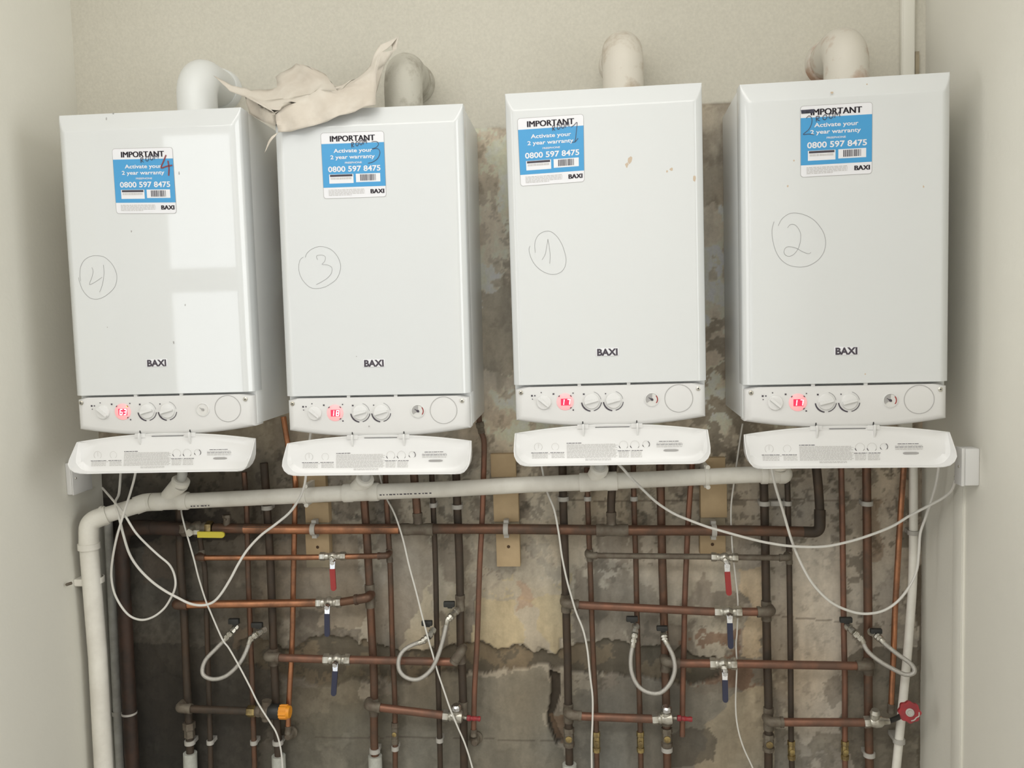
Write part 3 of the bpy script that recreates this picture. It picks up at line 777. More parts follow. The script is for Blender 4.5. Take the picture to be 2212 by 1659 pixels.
ROOT = [build_boiler(i) for i in range(4)]

# ------------------------------------------------------------------ flue elbows
FLUE = [(421, 119, .050, 'flue_clean', 'clean white flue elbow above the boiler marked 4', 0, 170, .0),
        (868, 104, .048, 'flue_grey', 'grey dusty flue elbow above the boiler marked 3, half behind the dust sheet', 1, 180, .0),
        (1344, 56, .050, 'flue_dirty', 'cream flue elbow with brown scuffs above the boiler marked 1', 2, 170, 0),
        (1828, 48, .052, 'flue_stain', 'cream stained flue elbow above the boiler marked 2', 3, 180, 0)]
for px, py, r, mt, lab, bi, _, _ in FLUE:
    Yf = -.165; top = at(px, py, Yf); z0 = BOIL[bi][1]-.004; x = top.x; zt = top.z-r*.96
    t = thing('flue_elbow', lab, 'flue', (x, Yf, z0), 'flue elbows above the boilers')
    base = MB().lathe((x, Yf, z0), (0,0,1), [(0,r*1.12),(.010,r*1.12),(.014,r*1.03)], 36)
    mesh_obj('collar', base, M['slot'] if bi != 0 else M['casing'], t)
    pts = [Vector((x, Yf, z0+.006)), Vector((x, Yf, max(zt-.045, z0+.012)))]
    n = 10; rb = .058
    zc_ = zt-rb if zt-rb > z0+.01 else z0+.012
    pts = [Vector((x, Yf, z0+.006))]
    for k in range(n+1):
        a = math.pi/2*k/n; pts.append(Vector((x, Yf+rb*(1-math.cos(a)), zt-rb+rb*math.sin(a))))
    if pts[1].z < pts[0].z+.004: pts = [pts[0]]+[p for p in pts[1:] if p.z > pts[0].z+.006]
    pts.append(Vector((x, -.002, zt)))
    mesh_obj('elbow', MB().tube(pts, r, 36), M[mt], t)
    mesh_obj('wall_collar', MB().lathe((x, -.030, zt), (0,1,0), [(0,r*1.05),(.004,r*1.10),(.028,r*1.13)], 36), M[mt], t)

# ------------------------------------------------------------------ dust sheet on boiler 3
def sheet():
    V = {}
    def v(k, px, py, Y): V[k] = at(px, py, Y)
    # front drape and standing fold
    v('a',592,243,-.352); v('b',640,222,-.340); v('c',690,196,-.325); v('d',726,196,-.320); v('e',770,180,-.310); v('f',812,153,-.300)
    v('g',596,266,-.356); v('h',645,256,-.352); v('i',700,246,-.352); v('j',760,228,-.350); v('k',811,200,-.330); v('l',811,226,-.350)
    v('m',601,286,-.358); v('n',650,280,-.357); v('o',706,262,-.356); v('p',765,240,-.354)
    v('q',588,296,-.362); v('r',579,308,-.364); v('s',569,331,-.366); v('t',583,312,-.362); v('u',597,295,-.360)
    V_f = ['abhg','bcih','cdji','dekj','efk','klj','ghnm','hion','ijpo','jlp','mqu','qrtu','rst']
    # left wing
    v('A',462,164,-.235); v('B',500,184,-.240); v('C',545,196,-.240); v('D',600,190,-.245); v('E',655,172,-.25); v('G',700,178,-.265); v('I',728,197,-.275)
    v('J',495,196,-.250); v('K',530,210,-.262); v('L',565,219,-.280); v('N',610,222,-.300); v('O',650,214,-.305)
    V_w = ['ABJ','BCKJ','CDLK','DENL','EGON','GIcO','NObO','LNab','NOcb','Ldab']
    # upper translucent fold behind
    v('Q',598,168,-.205); v('R',638,136,-.20); v('T',672,146,-.21); v('U',702,160,-.23); v('X',722,186,-.26)
    V_u = ['QRED','RTGE','TUG','UXIG']
    # right spike
    v('1',770,172,-.27); v('2',800,140,-.255); v('3',822,96,-.245); v('4',843,86,-.24); v('5',863,80,-.235); v('6',857,106,-.235); v('7',848,112,-.24)
    v('8',832,140,-.26); v('9',822,170,-.28); v('0',811,196,-.31); v('z',824,112,-.262)
    V_s = ['e12f','23zf','2zf','345z','4567','z678','z89f','f90k','z8f']
    # lower drape left of the corner
    v('$',560,228,-.262); v('%',536,244,-.262); v('&',566,262,-.275); v('*',594,274,-.335)
    V_l = ['LaK','K%$L','$La','$%&a','&*ga','&*a']
    V_b = ['eI1','dIe','XI1','EGON']
    keys = list(V); idx = {k: i for i, k in enumerate(keys)}
    bm = bmesh.new(); bv = [bm.verts.new(V[k]) for k in keys]
    seen = set()
    for f in V_f+V_w+V_u+V_s+V_l+V_b:
        f = ''.join(dict.fromkeys(f))
        key = frozenset(f)
        if len(f) < 3 or key in seen: continue
        seen.add(key)
        tri = [f] if len(f) == 3 else [f[:3], f[0]+f[2:]]
        for t in tri:
            try: bm.faces.new([bv[idx[c]] for c in t])
            except ValueError: pass
    for vtx in [v_ for v_ in bm.verts if not v_.link_faces]: bm.verts.remove(vtx)
    bmesh.ops.subdivide_edges(bm, edges=list(bm.edges), cuts=3, smooth=0.4, use_grid_fill=True)
    rr = random.Random(2)
    for vtx in bm.verts:
        c = vtx.co
        vtx.co.y += .006*math.sin(c.x*70+c.z*45)+.003*math.sin(c.x*160-c.z*130)
        vtx.co.y = min(vtx.co.y, -.18)
    me_ = bpy.data.meshes.new('dust_sheet'); org = Vector((-.50, -.33, BOIL[1][1]))
    for vtx in bm.verts: vtx.co -= org
    bm.to_mesh(me_); bm.free(); me_.shade_smooth(); me_.materials.append(M['paper'])
    o = bpy.data.objects.new('dust_sheet', me_); COL.objects.link(o); o.location = org
    md = o.modifiers.new('thickness', 'SOLIDIFY'); md.thickness = .0008
    tag(o, 'torn crumpled cream dust sheet draped over the top of the boiler marked 3', 'sheet')
sheet()

# ------------------------------------------------------------------ pipes
YV, YH, YG = -.030, -.064, -.062
R15, R22, R28 = .0076, .0112, .0138
def clip_part(par, p, r, axis='z'):
    mb = MB(); a = Vector((0,0,1)) if axis == 'z' else Vector((1,0,0))
    mb.lathe(Vector(p)-a*.006, a, [(0,r*1.0),(0,r*1.38),(.012,r*1.38),(.012,r*1.0)], 16, cap=False)
    mb.box((p[0]-r*1.1 if axis == 'z' else p[0]-.006, p[1]+r*.8, p[2]-.006 if axis == 'z' else p[2]-r*1.1), (p[0]+r*1.1 if axis == 'z' else p[0]+.006, -.001, p[2]+.006 if axis == 'z' else p[2]+r*1.1))
    return mesh_obj('pipe_clip', mb, M['clip'], par)
def collar_part(par, p, q, r, mt='joint', name='coupling'):
    p = Vector(p); q = Vector(q); d = (q-p).normalized(); L = (q-p).length
    return mesh_obj(name, MB().lathe(p, d, [(0,r*1.0),(0,r*1.22),(L*.22,r*1.26),(L*.3,r*1.15),(L*.7,r*1.15),(L*.78,r*1.26),(L,r*1.22),(L,r)], 16), M[mt], par)
def vpipe(pts, r, mt, label, Y=YV, clips=(), ends=(), name='copper_pipe', grp='vertical copper pipes under the boilers', cat='pipe', cmat=None):
    w = [P(px, py, Y if len(e) == 0 else e[0]) for px, py, *e in pts]
    base = min(w, key=lambda v_: v_.z)
    t = thing(name, label, cat, base, grp)
    path = []
    for i in range(len(w)-1): path.append(w[i])
    path.append(w[-1])
    mesh_obj('pipe_run', MB().tube(cr(path, 3) if len(path) > 2 else path, r, 14), M[mt], t)
    def on(py):
        for a, b in zip(range(len(pts)-1), range(1, len(pts))):
            if min(pts[a][1], pts[b][1]) <= py <= max(pts[a][1], pts[b][1]):
                k = (py-pts[a][1])/(pts[b][1]-pts[a][1]); return w[a].lerp(w[b], k)
        return w[-1]
    for c in clips: clip_part(t, on(c), r)
    for e in ends:      # (kind, py0, py1)
        kind, ya, yb = e[:3]
        p, q = on(ya), on(yb)
        if kind == 'coupling': collar_part(t, p, q, r)
        elif kind == 'sleeve':
            mesh_obj('sleeve', MB().tube([p, q], r*1.75, 16), M['sleeve'], t)['label'] = 'white plastic sleeve'
        elif kind == 'union':
            mesh_obj('union_nut', MB().lathe(p, q-p, [(0,r*1.1),(.0,r*1.6),((q-p).length*.45,r*1.6),((q-p).length*.5,r*1.3),((q-p).length,r*1.35)], 6), M['joint'], t)
        elif kind == 'iso':
            L = (q-p).length; b = mesh_obj('isolating_valve', MB().lathe(p, q-p, [(0,r*1.35),(L*.22,r*1.45),(L*.25,r*1.15),(L*.35,r*1.3),(L*.65,r*1.3),(L*.75,r*1.15),(L*.78,r*1.45),(L,r*1.35)], 8), M['brass' if len(e) > 3 else 'joint'], t)
            c = p.lerp(q, .5); mesh_obj('valve_screw', MB().lathe(c+Vector((0,-r*1.2,0)), (0,-1,0), [(0,r*.85),(.003,r*.85),(.004,r*.4)], 12), M['brass'], b)
    return t, on
B_ = 1700
V = []
vpipe([(388,1040),(388,1152),(391,1239),(397,1315),(404,1480),(410,1593),(412,B_)], R22, 'cop_dark', 'thick dark vertical pipe just right of the rust-brown supply pipe, white sleeve at its foot', clips=(1603,), ends=(('union',1560,1592),('sleeve',1626,B_)))
vpipe([(430,1150),(437,1197),(443,1239),(448,1380),(454,1593),(456,B_)], R15, 'cop_dark', 'thin dark vertical pipe falling below the yellow lever of the gas tap', clips=(1603,), ends=(('coupling',1188,1212),))
vpipe([(527,1020),(533,1101),(536,1239),(544,1450),(551,B_)], R15, 'cop_mid', 'thin dull copper riser running down between the filling hose handles of the left loop', clips=(1603,))
vpipe([(570,1000),(573,1038),(579,1130),(585,1239),(593,1450),(602,1639),(604,B_)], R22, 'cop_dark', 'thick brown riser passing behind the orange-capped relief valve, white sleeve at its foot', clips=(1096,1603), ends=(('coupling',1400,1436),('sleeve',1632,B_)))
vpipe([(612,900),(622,960),(637,1030),(637,1096),(634,1239),(631,1391),(624,1517),(622,1585)], R15, 'cop_bright', 'bright copper riser left of the red-handled valve below the boiler marked 3', Y=-.034, ends=(('coupling',1568,1588),))
vpipe([(784,1040),(787,1085),(792,1152),(797,1239),(803,1366),(808,1467),(808,1593),(811,1644),(812,B_)], R22, 'cop_mid', 'thick copper riser just right of the two navy-handled valves on the left side', clips=(1621,), ends=(('coupling',1262,1312),('coupling',1508,1545),('sleeve',1632,B_)))
vpipe([(832,1010),(836,1101),(843,1228),(848,1405),(853,1517),(854,B_)], R15, 'cop_mid', 'thin copper riser where the cross pipe with the left red lever ends', clips=(1616,), ends=(('coupling',1186,1214),('iso',1560,1606)))
vpipe([(893,1010),(895,1033),(901,1101),(904,1143)], R22, 'cop_mid', 'short tarnished gas drop between the gas main and the boiler marked 3', Y=-.054, grp=None, ends=(('coupling',1108,1136),))
vpipe([(932,1010),(936,1101),(941,1228),(944,1391),(948,1517),(952,B_)], R15, 'cop_dark', 'thin brown riser carrying the lower black tap of the middle left hose', clips=(1091,1598))
vpipe([(985,1010),(988,1101),(993,1228),(995,1391),(1000,1492),(1003,B_)], R22, 'cop_dark', 'thick brown riser left of the bright copper riser in the middle of the wall', clips=(1094,), ends=(('coupling',1285,1318),('coupling',1395,1432),('coupling',1515,1545)))
vpipe([(1034,885),(1036,918),(1041,937),(1046,958),(1044.5,1029),(1042,1114),(1036,1228),(1031,1380),(1025,1492),(1023,1590)], R15, 'cop_red', 'reddish bright copper riser left of the central timber block, cranked at its top', Y=-.034, ends=(('union',912,936),('coupling',1575,1592)))
vpipe([(1215,1000),(1217,1101),(1219.5,1177),(1222,1278),(1224.5,1380),(1226,1416),(1228,1543),(1230,1644),(1231,B_)], R22, 'cop_dark', 'thick dark riser left of the white cable crossing it below the boiler marked 1', clips=(1077,), ends=(('coupling',1284,1322),('coupling',1520,1560),('iso',1572,1612),('sleeve',1650,B_)))
vpipe([(1267.6,1010),(1270,1101),(1275,1228),(1280,1380),(1284,1467),(1288,1568),(1290,B_)], R15, 'cop_mid', 'thin copper riser where the right-hand red-lever cross pipe begins', clips=(1077,), ends=(('coupling',1186,1212),('iso',1580,1624,1)))
vpipe([(1324,1000),(1322,1058),(1320,1090),(1321,1140)], R22, 'cop_dark', 'short gas drop flaring into the gas main below the boiler marked 1', Y=-.054, grp=None, ends=(('coupling',1106,1140),))
vpipe([(1368,1005),(1370,1101),(1374,1228),(1375,1290),(1379,1441),(1383,1568),(1385,B_)], R15, 'cop_mid', 'thin riser passing behind the left leg of the round hose loop', clips=(1077,), ends=(('iso',1580,1624,1),))
vpipe([(1426,1000),(1428,1101),(1431,1228),(1433,1290),(1437,1441),(1440,1568),(1442,B_)], R22, 'cop_mid', 'thick copper riser carrying the right black tap of the round hose loop', clips=(1618,), ends=(('coupling',1416,1450),('coupling',1528,1566),('iso',1572,1612)))
vpipe([(1497,985),(1488,1101),(1483,1202),(1479,1304),(1478,1365),(1475,1492),(1474,1590)], R15, 'cop_red', 'leaning red copper riser left of the right-hand timber block', Y=-.034)
vpipe([(1648,1035),(1650,1050),(1652,1127),(1654,1228),(1656,1354),(1657,1416),(1660,1517),(1660,1619),(1660,B_)], R22, 'cop_dark', 'thick dark riser right of the navy-handled valves on the right side', clips=(1087,), ends=(('coupling',1298,1340),('coupling',1528,1576),('iso',1585,1622)))
vpipe([(1700,1010),(1703,1127),(1705,1228),(1707,1380),(1708,1467),(1709,1593),(1712,B_)], R15, 'cop_dark', 'thin dark riser where the right-hand red-lever cross pipe ends', clips=(1087,), ends=(('coupling',1190,1218),('iso',1600,1640,1)))
vpipe([(1817,1005),(1819.5,1127),(1821,1228),(1823,1380),(1825,1467),(1825,1593),(1826,B_)], R15, 'cop_red', 'thin reddish riser carrying the upper black tap of the rightmost hose', ends=(('iso',1600,1640,1),))
vpipe([(1872,1005),(1873,1127),(1874,1228),(1875,1329),(1875,1416),(1876,1543),(1879,B_)], R22, 'cop_mid', 'thick brown riser left of the bright leaning pipe near the right wall', clips=(1087,1629), ends=(('coupling',1422,1456),))
vpipe([(1953,1000),(1946,1101),(1940,1202),(1933,1329),(1930,1416),(1924,1540)], R15, 'cop_bright', 'bright leaning copper riser nearest the right wall', Y=-.036, ends=(('coupling',1520,1545),))

# pipe stubs turning into the wall
for px, py, lab in ((623,1590,'dark pipe stub into the wall below the bright copper riser on the left'), (1026,1602,'dark pipe flange on the wall below the middle reddish riser')):
    c = P(px, py, -.03); t = thing('wall_flange', lab, 'pipe fitting', (c.x, 0, c.z))
    mesh_obj('flange', MB().lathe((c.x, -.003, c.z), (0,-1,0), [(0,.019),(.006,.019),(.008,.013),(.030,.012),(.036,.008)], 18), M['joint'], t)

# horizontal runs: centre line in pixels, both ends turned back into a riser
def hpipe(pts, r, mt, label, back=(True, True), Y=YH, name='copper_pipe', grp='horizontal copper cross pipes', Yb=YV-.004, fit=None):
    w = [P(px, py, Y) for px, py in pts]
    a = w[0].copy(); a.y = Yb; b = w[-1].copy(); b.y = Yb
    path = ([a] if back[0] else [])+w+([b] if back[1] else [])
    base = base_of(w); t = thing(name, label, 'pipe', base, grp)
    fp = fillet(path, r*1.5)
    mesh_obj('pipe_run', MB().tube(fp, r, 14), M[mt], t)
    for k, e in ((0, back[0]), (1, back[1])):
        if not e: continue
        p = w[0] if k == 0 else w[-1]; q = w[1] if k == 0 else w[-2]; bk = a if k == 0 else b
        d = (q-p).normalized()
        path2 = fillet([bk+Vector((0,.0,0)), p, p+d*r*3.2], r*1.5)
        mb = MB().tube(path2, r*1.2, 14); mb.lathe(p+d*r*2.7, d, [(0,r),(0,r*1.32),(r*.7,r*1.32),(r*.7,r)], 14)
        mesh_obj('elbow', mb, M[fit or ('joint' if mt != 'cop_bright' else 'cop_mid')], t)
    return t, w
# gas main
g, gw = hpipe([(462,1141),(657,1143),(884,1142),(1137,1143),(1326,1145.5),(1617,1146),(1750,1149)], R28, 'cop_mid', 'long horizontal gas main running from the yellow-handled tap to the right', back=(False, False), Y=YG, grp=None, name='gas_pipe')
mesh_obj('bend', MB().tube(fillet([P(1735,1149,YG), P(1771,1150,YG), P(1771,1101,-.055)], .032, 8), R28*1.05, 16), M['cop_dark'], g)
mesh_obj('riser', MB().tube([P(1771,1108,-.055), P(1770,1085,-.054), P(1767.6,1050,-.052), P(1763,1005,-.050)], R22*1.05, 14), M['cop_dark'], g)
for xa, xb in ((866,936), (1288,1357)):
    p, q = P(xa, 1143.5 if xa < 1000 else 1145.5, YG), P(xb, 1143.5 if xa < 1000 else 1145.5, YG); collar_part(g, p, q, R28, name='tee')
mesh_obj('test_point', MB().tube([P(490,1141,YG), P(490,1118,YG)], R22*.9, 14).lathe(P(490,1118,YG), (0,0,1), [(0,.0125),(.008,.0125)], 6).lathe(P(490,1120,YG)+Vector((0,-.010,0)), (0,-1,0), [(0,.004),(.004,.0025)], 8), M['joint'], g)
# window highlight on the main, put into the colour of a brighter length
mesh_obj('highlight_length', MB().tube([P(528,1142,YG), P(657,1143,YG), P(862,1142.5,YG)], R28*1.012, 16), M['cop_bright'], g)['label'] = 'copper length with the window highlight put into its colour'
for (a_, b_, c_, d_, e_) in ((677,1143,1124,1163,1), (1093,1142,1124,1162,2), (1542,1145,1126,1166,3)):
    lo = P(a_, d_, -.058); hi = P(a_, c_, -.058)
    mb = MB(); cc = P(a_, 1143.5 if a_ < 1500 else 1146, YG)
    mb.lathe(cc-Vector((.0065,0,0)), (1,0,0), [(0,R28),(0,R28*1.22),(.013,R28*1.22),(.013,R28)], 18, cap=False)
    mb.box((cc.x-.0065, cc.y+.004, lo.z), (cc.x+.0065, -.034, hi.z))
    mesh_obj('pipe_clip', mb, M['clip'], g)

hpipe([(424,1205),(657,1204),(836,1200.5)], R15, 'cop_bright', 'thin bright copper cross pipe carrying the left red-lever valve')
hpipe([(378,1307),(420,1306),(657,1302.5),(735,1301),(795,1291)], R22, 'cop_bright', 'thick bright copper cross pipe carrying the upper left navy-lever valve')
hpipe([(576,1420),(699,1424),(757,1425),(984,1430)], R22, 'cop_red', 'reddish cross pipe carrying the lower left navy-lever valve', back=(True, False))
hh = bpy.data.objects[-1]
hpipe([(980,1430),(996,1408)], R22, 'joint', 'dusty bend joining the lower left cross pipe to its riser', back=(False, True), grp=None, name='pipe_bend')
hpipe([(793,1525),(957,1545)], R22, 'cop_red', 'sloping copper cross pipe ending at the left red-nozzled drain valve', back=(True, False))
hpipe([(386,1530),(535,1536.5)], R22, 'cop_dark', 'dark cross pipe feeding the orange-capped relief valve', back=(True, False))
hpipe([(1270,1200),(1536,1202.5),(1594,1204),(1705,1205)], R15, 'joint', 'dusty thin cross pipe carrying the right red-lever valve')
hpipe([(1219.5,1303),(1250,1307),(1313,1310),(1541,1321.5),(1602,1321.5),(1667,1322)], R22, 'cop_red', 'sloping copper cross pipe carrying the upper right navy-lever valve')
hpipe([(1437,1430),(1465,1433),(1533,1433),(1590,1434),(1882,1439)], R22, 'cop_red', 'long copper cross pipe carrying the lower right navy-lever valve')
hpipe([(1226,1543),(1260,1547.5),(1409,1553)], R22, 'cop_red', 'copper cross pipe ending at the right red-nozzled drain valve', back=(True, False))
hpipe([(1661,1560),(1866,1560.5)], R22, 'cop_red', 'short copper cross pipe feeding the red wheel valve', back=(True, False))

# valves --------------------------------------------------------------
def nut(mb, p, d, r, L):
    mb.lathe(p, d, [(0,r*.92),(L*.12,r),(L*.88,r),(L,r*.92)], 6, twist=.3)
def lever_valve(x0, x1, y0_, y1_, r, lev, lmt, label, Y=YH, inscription=False):
    a, b = P(x0, y0_, Y), P(x1, y1_, Y); d = (b-a).normalized(); L = (b-a).length; c = (a+b)/2
    t = thing('lever_valve', label, 'valve', c, 'lever valves on the cross pipes')
    mb = MB().lathe(a+d*L*.2, d, [(0,r*1.25),(L*.08,r*1.35),(L*.14,r*1.15),(L*.22,r*1.55),(L*.30,r*1.75),(L*.38,r*1.55),(L*.46,r*1.15),(L*.52,r*1.35),(L*.6,r*1.25)], 18)
    mb.lathe(c, (0,-1,-.25), [(0,r*.85),(r*2.1,r*.85),(r*2.3,r*.6)], 12)
    mesh_obj('body', mb, M['nickel'], t)
    for s in (0, 1):
        m_ = MB(); nut(m_, a+d*L*(0 if s == 0 else .79), d, r*1.6, L*.21); mesh_obj('compression_nut', m_, M['nickel'], t)
    Yl = Y-r*2.6
    (lx0, ly0), (lx1, ly1) = lev
    s0 = P(lx0, ly0-15, Yl+.004); s1 = P(lx0, ly0+1, Yl-.004); e = P(lx1, ly1, Yl-.008)
    hw = .0065
    stem = c+Vector((0, -r*2.2, -r*.5))
    mb = MB().lathe(Vector((s0.x, s0.y+.006, s0.z)), (0,-1,-.2), [(0,.0095),(.006,.0095),(.009,.007),(.013,.0065)], 6)
    mb.lathe(stem, (s0-stem), [(0,.007),((s0-stem).length,.007)], 8)
    side = Vector((1,0,0))
    def strap(p, q, w0, w1, th):
        v_ = []
        for pp, w_ in ((p, w0), (q, w1)):
            v_ += [pp-side*w_, pp+side*w_, pp+side*w_+Vector((0,th,0)), pp-side*w_+Vector((0,th,0))]
        return v_
    mb.add(strap(s0+Vector((0,0,.004)), s1, .0078, hw, .0025), [(0,1,5,4),(1,2,6,5),(2,3,7,6),(3,0,4,7),(0,3,2,1),(4,5,6,7)])
    lv = mesh_obj('lever', mb, M['chrome'], t)
    # vinyl grip with round end
    dd = (e-s1); Lg = dd.length; dd.normalize(); nn = dd.cross(side).normalized(); sd = nn.cross(dd).normalized()
    g_ = MB(); rings = []
    loop = [(-hw-.0008, 0), (-hw-.0008, Lg*.5), (-hw-.0008, Lg-.007)]+[(-(hw+.0008)*math.cos(math.pi*k/8), Lg-.007+(hw+.0008)*math.sin(math.pi*k/8)) for k in range(1, 8)]+[(hw+.0008, Lg-.007), (hw+.0008, Lg*.5), (hw+.0008, 0)]
    pts = [s1+sd*x_+dd*l_+nn*.0028 for x_, l_ in loop]
    g_.prism(pts, nn*(-.0056))
    gr = mesh_obj('grip', g_, M[lmt], lv)
    return t
lever_valve(691,747,1202,1201, R15, ((718,1228),(721,1276)), 'red', 'red-handled lever valve below the boiler marked 3')
lever_valve(684,737,1302,1300.5, R22*.9, ((706.6,1325),(707,1375)), 'navy', 'upper navy-handled lever valve on the left, below the left red lever')
lever_valve(699,757,1424,1425, R22*.9, ((724,1449),(720.5,1503)), 'navy', 'lower navy-handled lever valve on the left, on the reddish cross pipe')
lever_valve(1536,1594,1203,1205, R15, ((1571,1234),(1575,1286)), 'red', 'red-handled lever valve below the right-hand timber block')
lever_valve(1543,1602,1321,1322, R22*.9, ((1576.5,1345),(1578.5,1401)), 'navy', 'upper navy-handled lever valve on the right, under the right red lever')
lever_valve(1533,1591,1433,1434, R22*.9, ((1566,1468),(1567,1517)), 'navy', 'lowest navy-handled lever valve on the right, near the rusty patch')

# gas tap with yellow lever
a, b = P(392,1143,YG), P(460,1141,YG); d = (b-a).normalized(); L = (b-a).length
t = thing('gas_tap', 'brass gas tap with a yellow lever handle at the left end of the gas main', 'valve', (a+b)/2)
mesh_obj('body', MB().lathe(a+d*L*.15, d, [(0,.017),(L*.1,.019),(L*.2,.016),(L*.3,.022),(L*.42,.022),(L*.5,.016),(L*.62,.019),(L*.7,.017)], 16), M['joint'], t)
for s in (0, .8):
    m_ = MB(); nut(m_, a+d*L*s, d, .021, L*.2); mesh_obj('nut', m_, M['brass'] if s else M['joint'], t)
k0 = P(411,1150,YG-.035)
m_ = MB().lathe(k0+Vector((0,.03,.008)), (0,-1,-.2), [(0,.010),(.03,.010),(.034,.008)], 10).lathe(k0, (0,-1,0), [(0,.011),(.006,.011)], 6)
m_.box((k0.x, k0.y-.001, k0.z-.006), (P(430,1154,YG-.037).x, k0.y+.003, k0.z+.006))
lv = mesh_obj('lever', m_, M['nickel'], t)
c0, c1 = P(428,1154,YG-.037), P(480,1154.5,YG-.037)
loop = [(c0.x, c0.z+.0082), (c0.x, c0.z-.0082), (c1.x, c1.z-.0082)]+[(c1.x+.0082*math.cos(math.radians(aa)), c1.z+.0082*math.sin(math.radians(aa))) for aa in range(-75, 90, 15)]+[(c1.x, c1.z+.0082)]
gy = mesh_obj('grip', MB().prism([(x_, c0.y, z_) for x_, z_ in loop], (0,-.006,0)), M['yellow'], lv)
dm = MB(); rr = random.Random(4); x_ = c0.x+.012
while x_ < c1.x-.010:
    w_ = rr.uniform(.002,.004); dm.box((x_, c0.y-.0064, c0.z-.0042), (x_+w_, c0.y-.0061, c0.z-.0024)); dm.box((x_, c0.y-.0064, c0.z+.0020), (x_+w_*.9, c0.y-.0061, c0.z+.0042)); x_ += w_+.0018

# relief valve with orange cap
a = P(535,1536,YH); b = P(627,1538,YH); d = (b-a).normalized(); k = (b-a).length/92
t = thing('relief_valve', 'brass pressure relief valve with an orange cap on a dark neck', 'valve', (a+b)/2)
m_ = MB(); nut(m_, a, d, .0165, 17*k); mesh_obj('nut', m_, M['brass'], t)
mesh_obj('body', MB().lathe(a+d*17*k, d, [(0,.0135),(5*k,.0165),(9*k,.0165),(12*k,.0145),(18*k,.021),(28*k,.022),(30*k,.019)], 16).lathe(a+d*40*k, (.1,0,1), [(0,.014),(.026,.0125),(.032,.014)], 10).lathe(a+d*40*k, (0,0,-1), [(0,.014),(.026,.013)], 10), M['joint'], t)
mesh_obj('neck', MB().lathe(a+d*46*k, d, [(0,.0195),(4*k,.0215),(20*k,.0215),(24*k,.019)], 18), M['black'], t)
m_ = MB()
ns = 36
prof = [(69*k,.016),(70*k,.0185),(86*k,.0185),(92*k,.0165)]
m_.lathe(a, d, prof, 24)
for q in range(12):
    an = 2*math.pi*q/12; off = Vector((0, math.cos(an), math.sin(an)))*.0178
    m_.tube([a+d*70*k+off, a+d*86*k+off], .0026, 6)
mesh_obj('cap', m_, M['orange'], t)

# drain valves with red nozzles
def drain(x0, y0_, x1, y1_, n0, n1, label, riser):
    a, b = P(x0, y0_, YH), P(x1, y1_, YH); d = (b-a).normalized(); L = (b-a).length
    t = thing('drain_valve', label, 'valve', (a+b)/2, 'drain valves with red nozzles')
    m_ = MB(); nut(m_, a, d, .0165, L*.28); mesh_obj('compression_nut', m_, M['nickel'], t)
    c = a+d*L*.7
    mesh_obj('body', MB().lathe(a+d*L*.28, d, [(0,.0125),(L*.12,.0155),(L*.2,.013),(L*.45,.0175),(L*.68,.0165),(L*.72,.011)], 16)
             .lathe(c, (0,0,1), [(0,.0145),(.016,.0145),(.018,.0115),(.030,.0115)], 12), M['nickel'], t)
    mesh_obj('top_cap', MB().lathe(c+Vector((0,-.004,.024)), (0,-.25,1), [(0,.0135),(.010,.0135),(.014,.009)], 8), M['chrome'], t)
    p, q = P(*n0, YH-.006), P(*n1, YH-.006)
    mesh_obj('spindle', MB().tube([b-d*.004, p], .0052, 10), M['nickel'], t)
    e = (q-p); Ln = e.length; e.normalize()
    mesh_obj('nozzle', MB().lathe(p, e, [(0,.0075),(Ln*.22,.0085),(Ln*.28,.006),(Ln*.42,.006),(Ln*.48,.0075),(Ln*.58,.006),(Ln*.78,.006),(Ln*.84,.0072),(Ln,.0066)], 12), M['redbright'], t)
drain(957,1545,1000,1549,(1009,1551),(1038,1553),'drain valve with a red nozzle in front of the middle reddish riser',0)
drain(1409,1553,1453,1551,(1463,1551),(1495,1554),'drain valve with a red nozzle right of the round hose loop',0)
# wheel valve
a, b = P(1866,1560,YH), P(1904,1558,YH); d = (b-a).normalized(); L = (b-a).length
t = thing('wheel_valve', 'drain valve with a chipped red hand wheel by the right wall', 'valve', (a+b)/2)
m_ = MB(); nut(m_, a, d, .016, L*.35); mesh_obj('compression_nut', m_, M['nickel'], t)
mesh_obj('body', MB().lathe(a+d*L*.35, d, [(0,.013),(L*.3,.017),(L*.6,.0165),(L*.75,.011),(L*1.1,.009)], 14).lathe(a+d*L*.6, (0,-.2,1), [(0,.014),(.022,.012),(.026,.0135),(.036,.010)], 10), M['nickel'], t)
wc = P(1963,1536,-.135); ax_ = Vector((-.12,-1,.15)).normalized()
mesh_obj('stem', MB().tube([P(1902,1558,YH), P(1926,1556,YH), P(1940,1550,-.09), wc-ax_*.004], .0068, 10), M['black'], t)
sx_ = ax_.orthogonal().normalized(); sx_ = (Vector((1,0,0))-ax_*ax_.x).normalized(); sz_ = ax_.cross(sx_)
loopo = []
for q in range(48):
    an = 2*math.pi*q/48; rad = .0262*(1+.07*math.cos(an*8)); loopo.append(wc+sx_*math.cos(an)*rad+sz_*math.sin(an)*rad)
wh = mesh_obj('hand_wheel', MB().prism(loopo, ax_*(.012)), M['redbright'], t)
mesh_obj('wheel_hub', MB().lathe(wc+ax_*.010, ax_, [(0,.0105),(.004,.0105),(.005,.007),(.0035,.0055)], 18), M['clip'], wh)
mesh_obj('paint_chip', MB().tube(cr([wc+ax_*.0125+sx_*x_+sz_*z_ for x_, z_ in ((.002,-.021),(.010,-.018),(.015,-.012),(.021,-.008),(.022,.002))], 4), .0016, 6), M['clip'], wh)

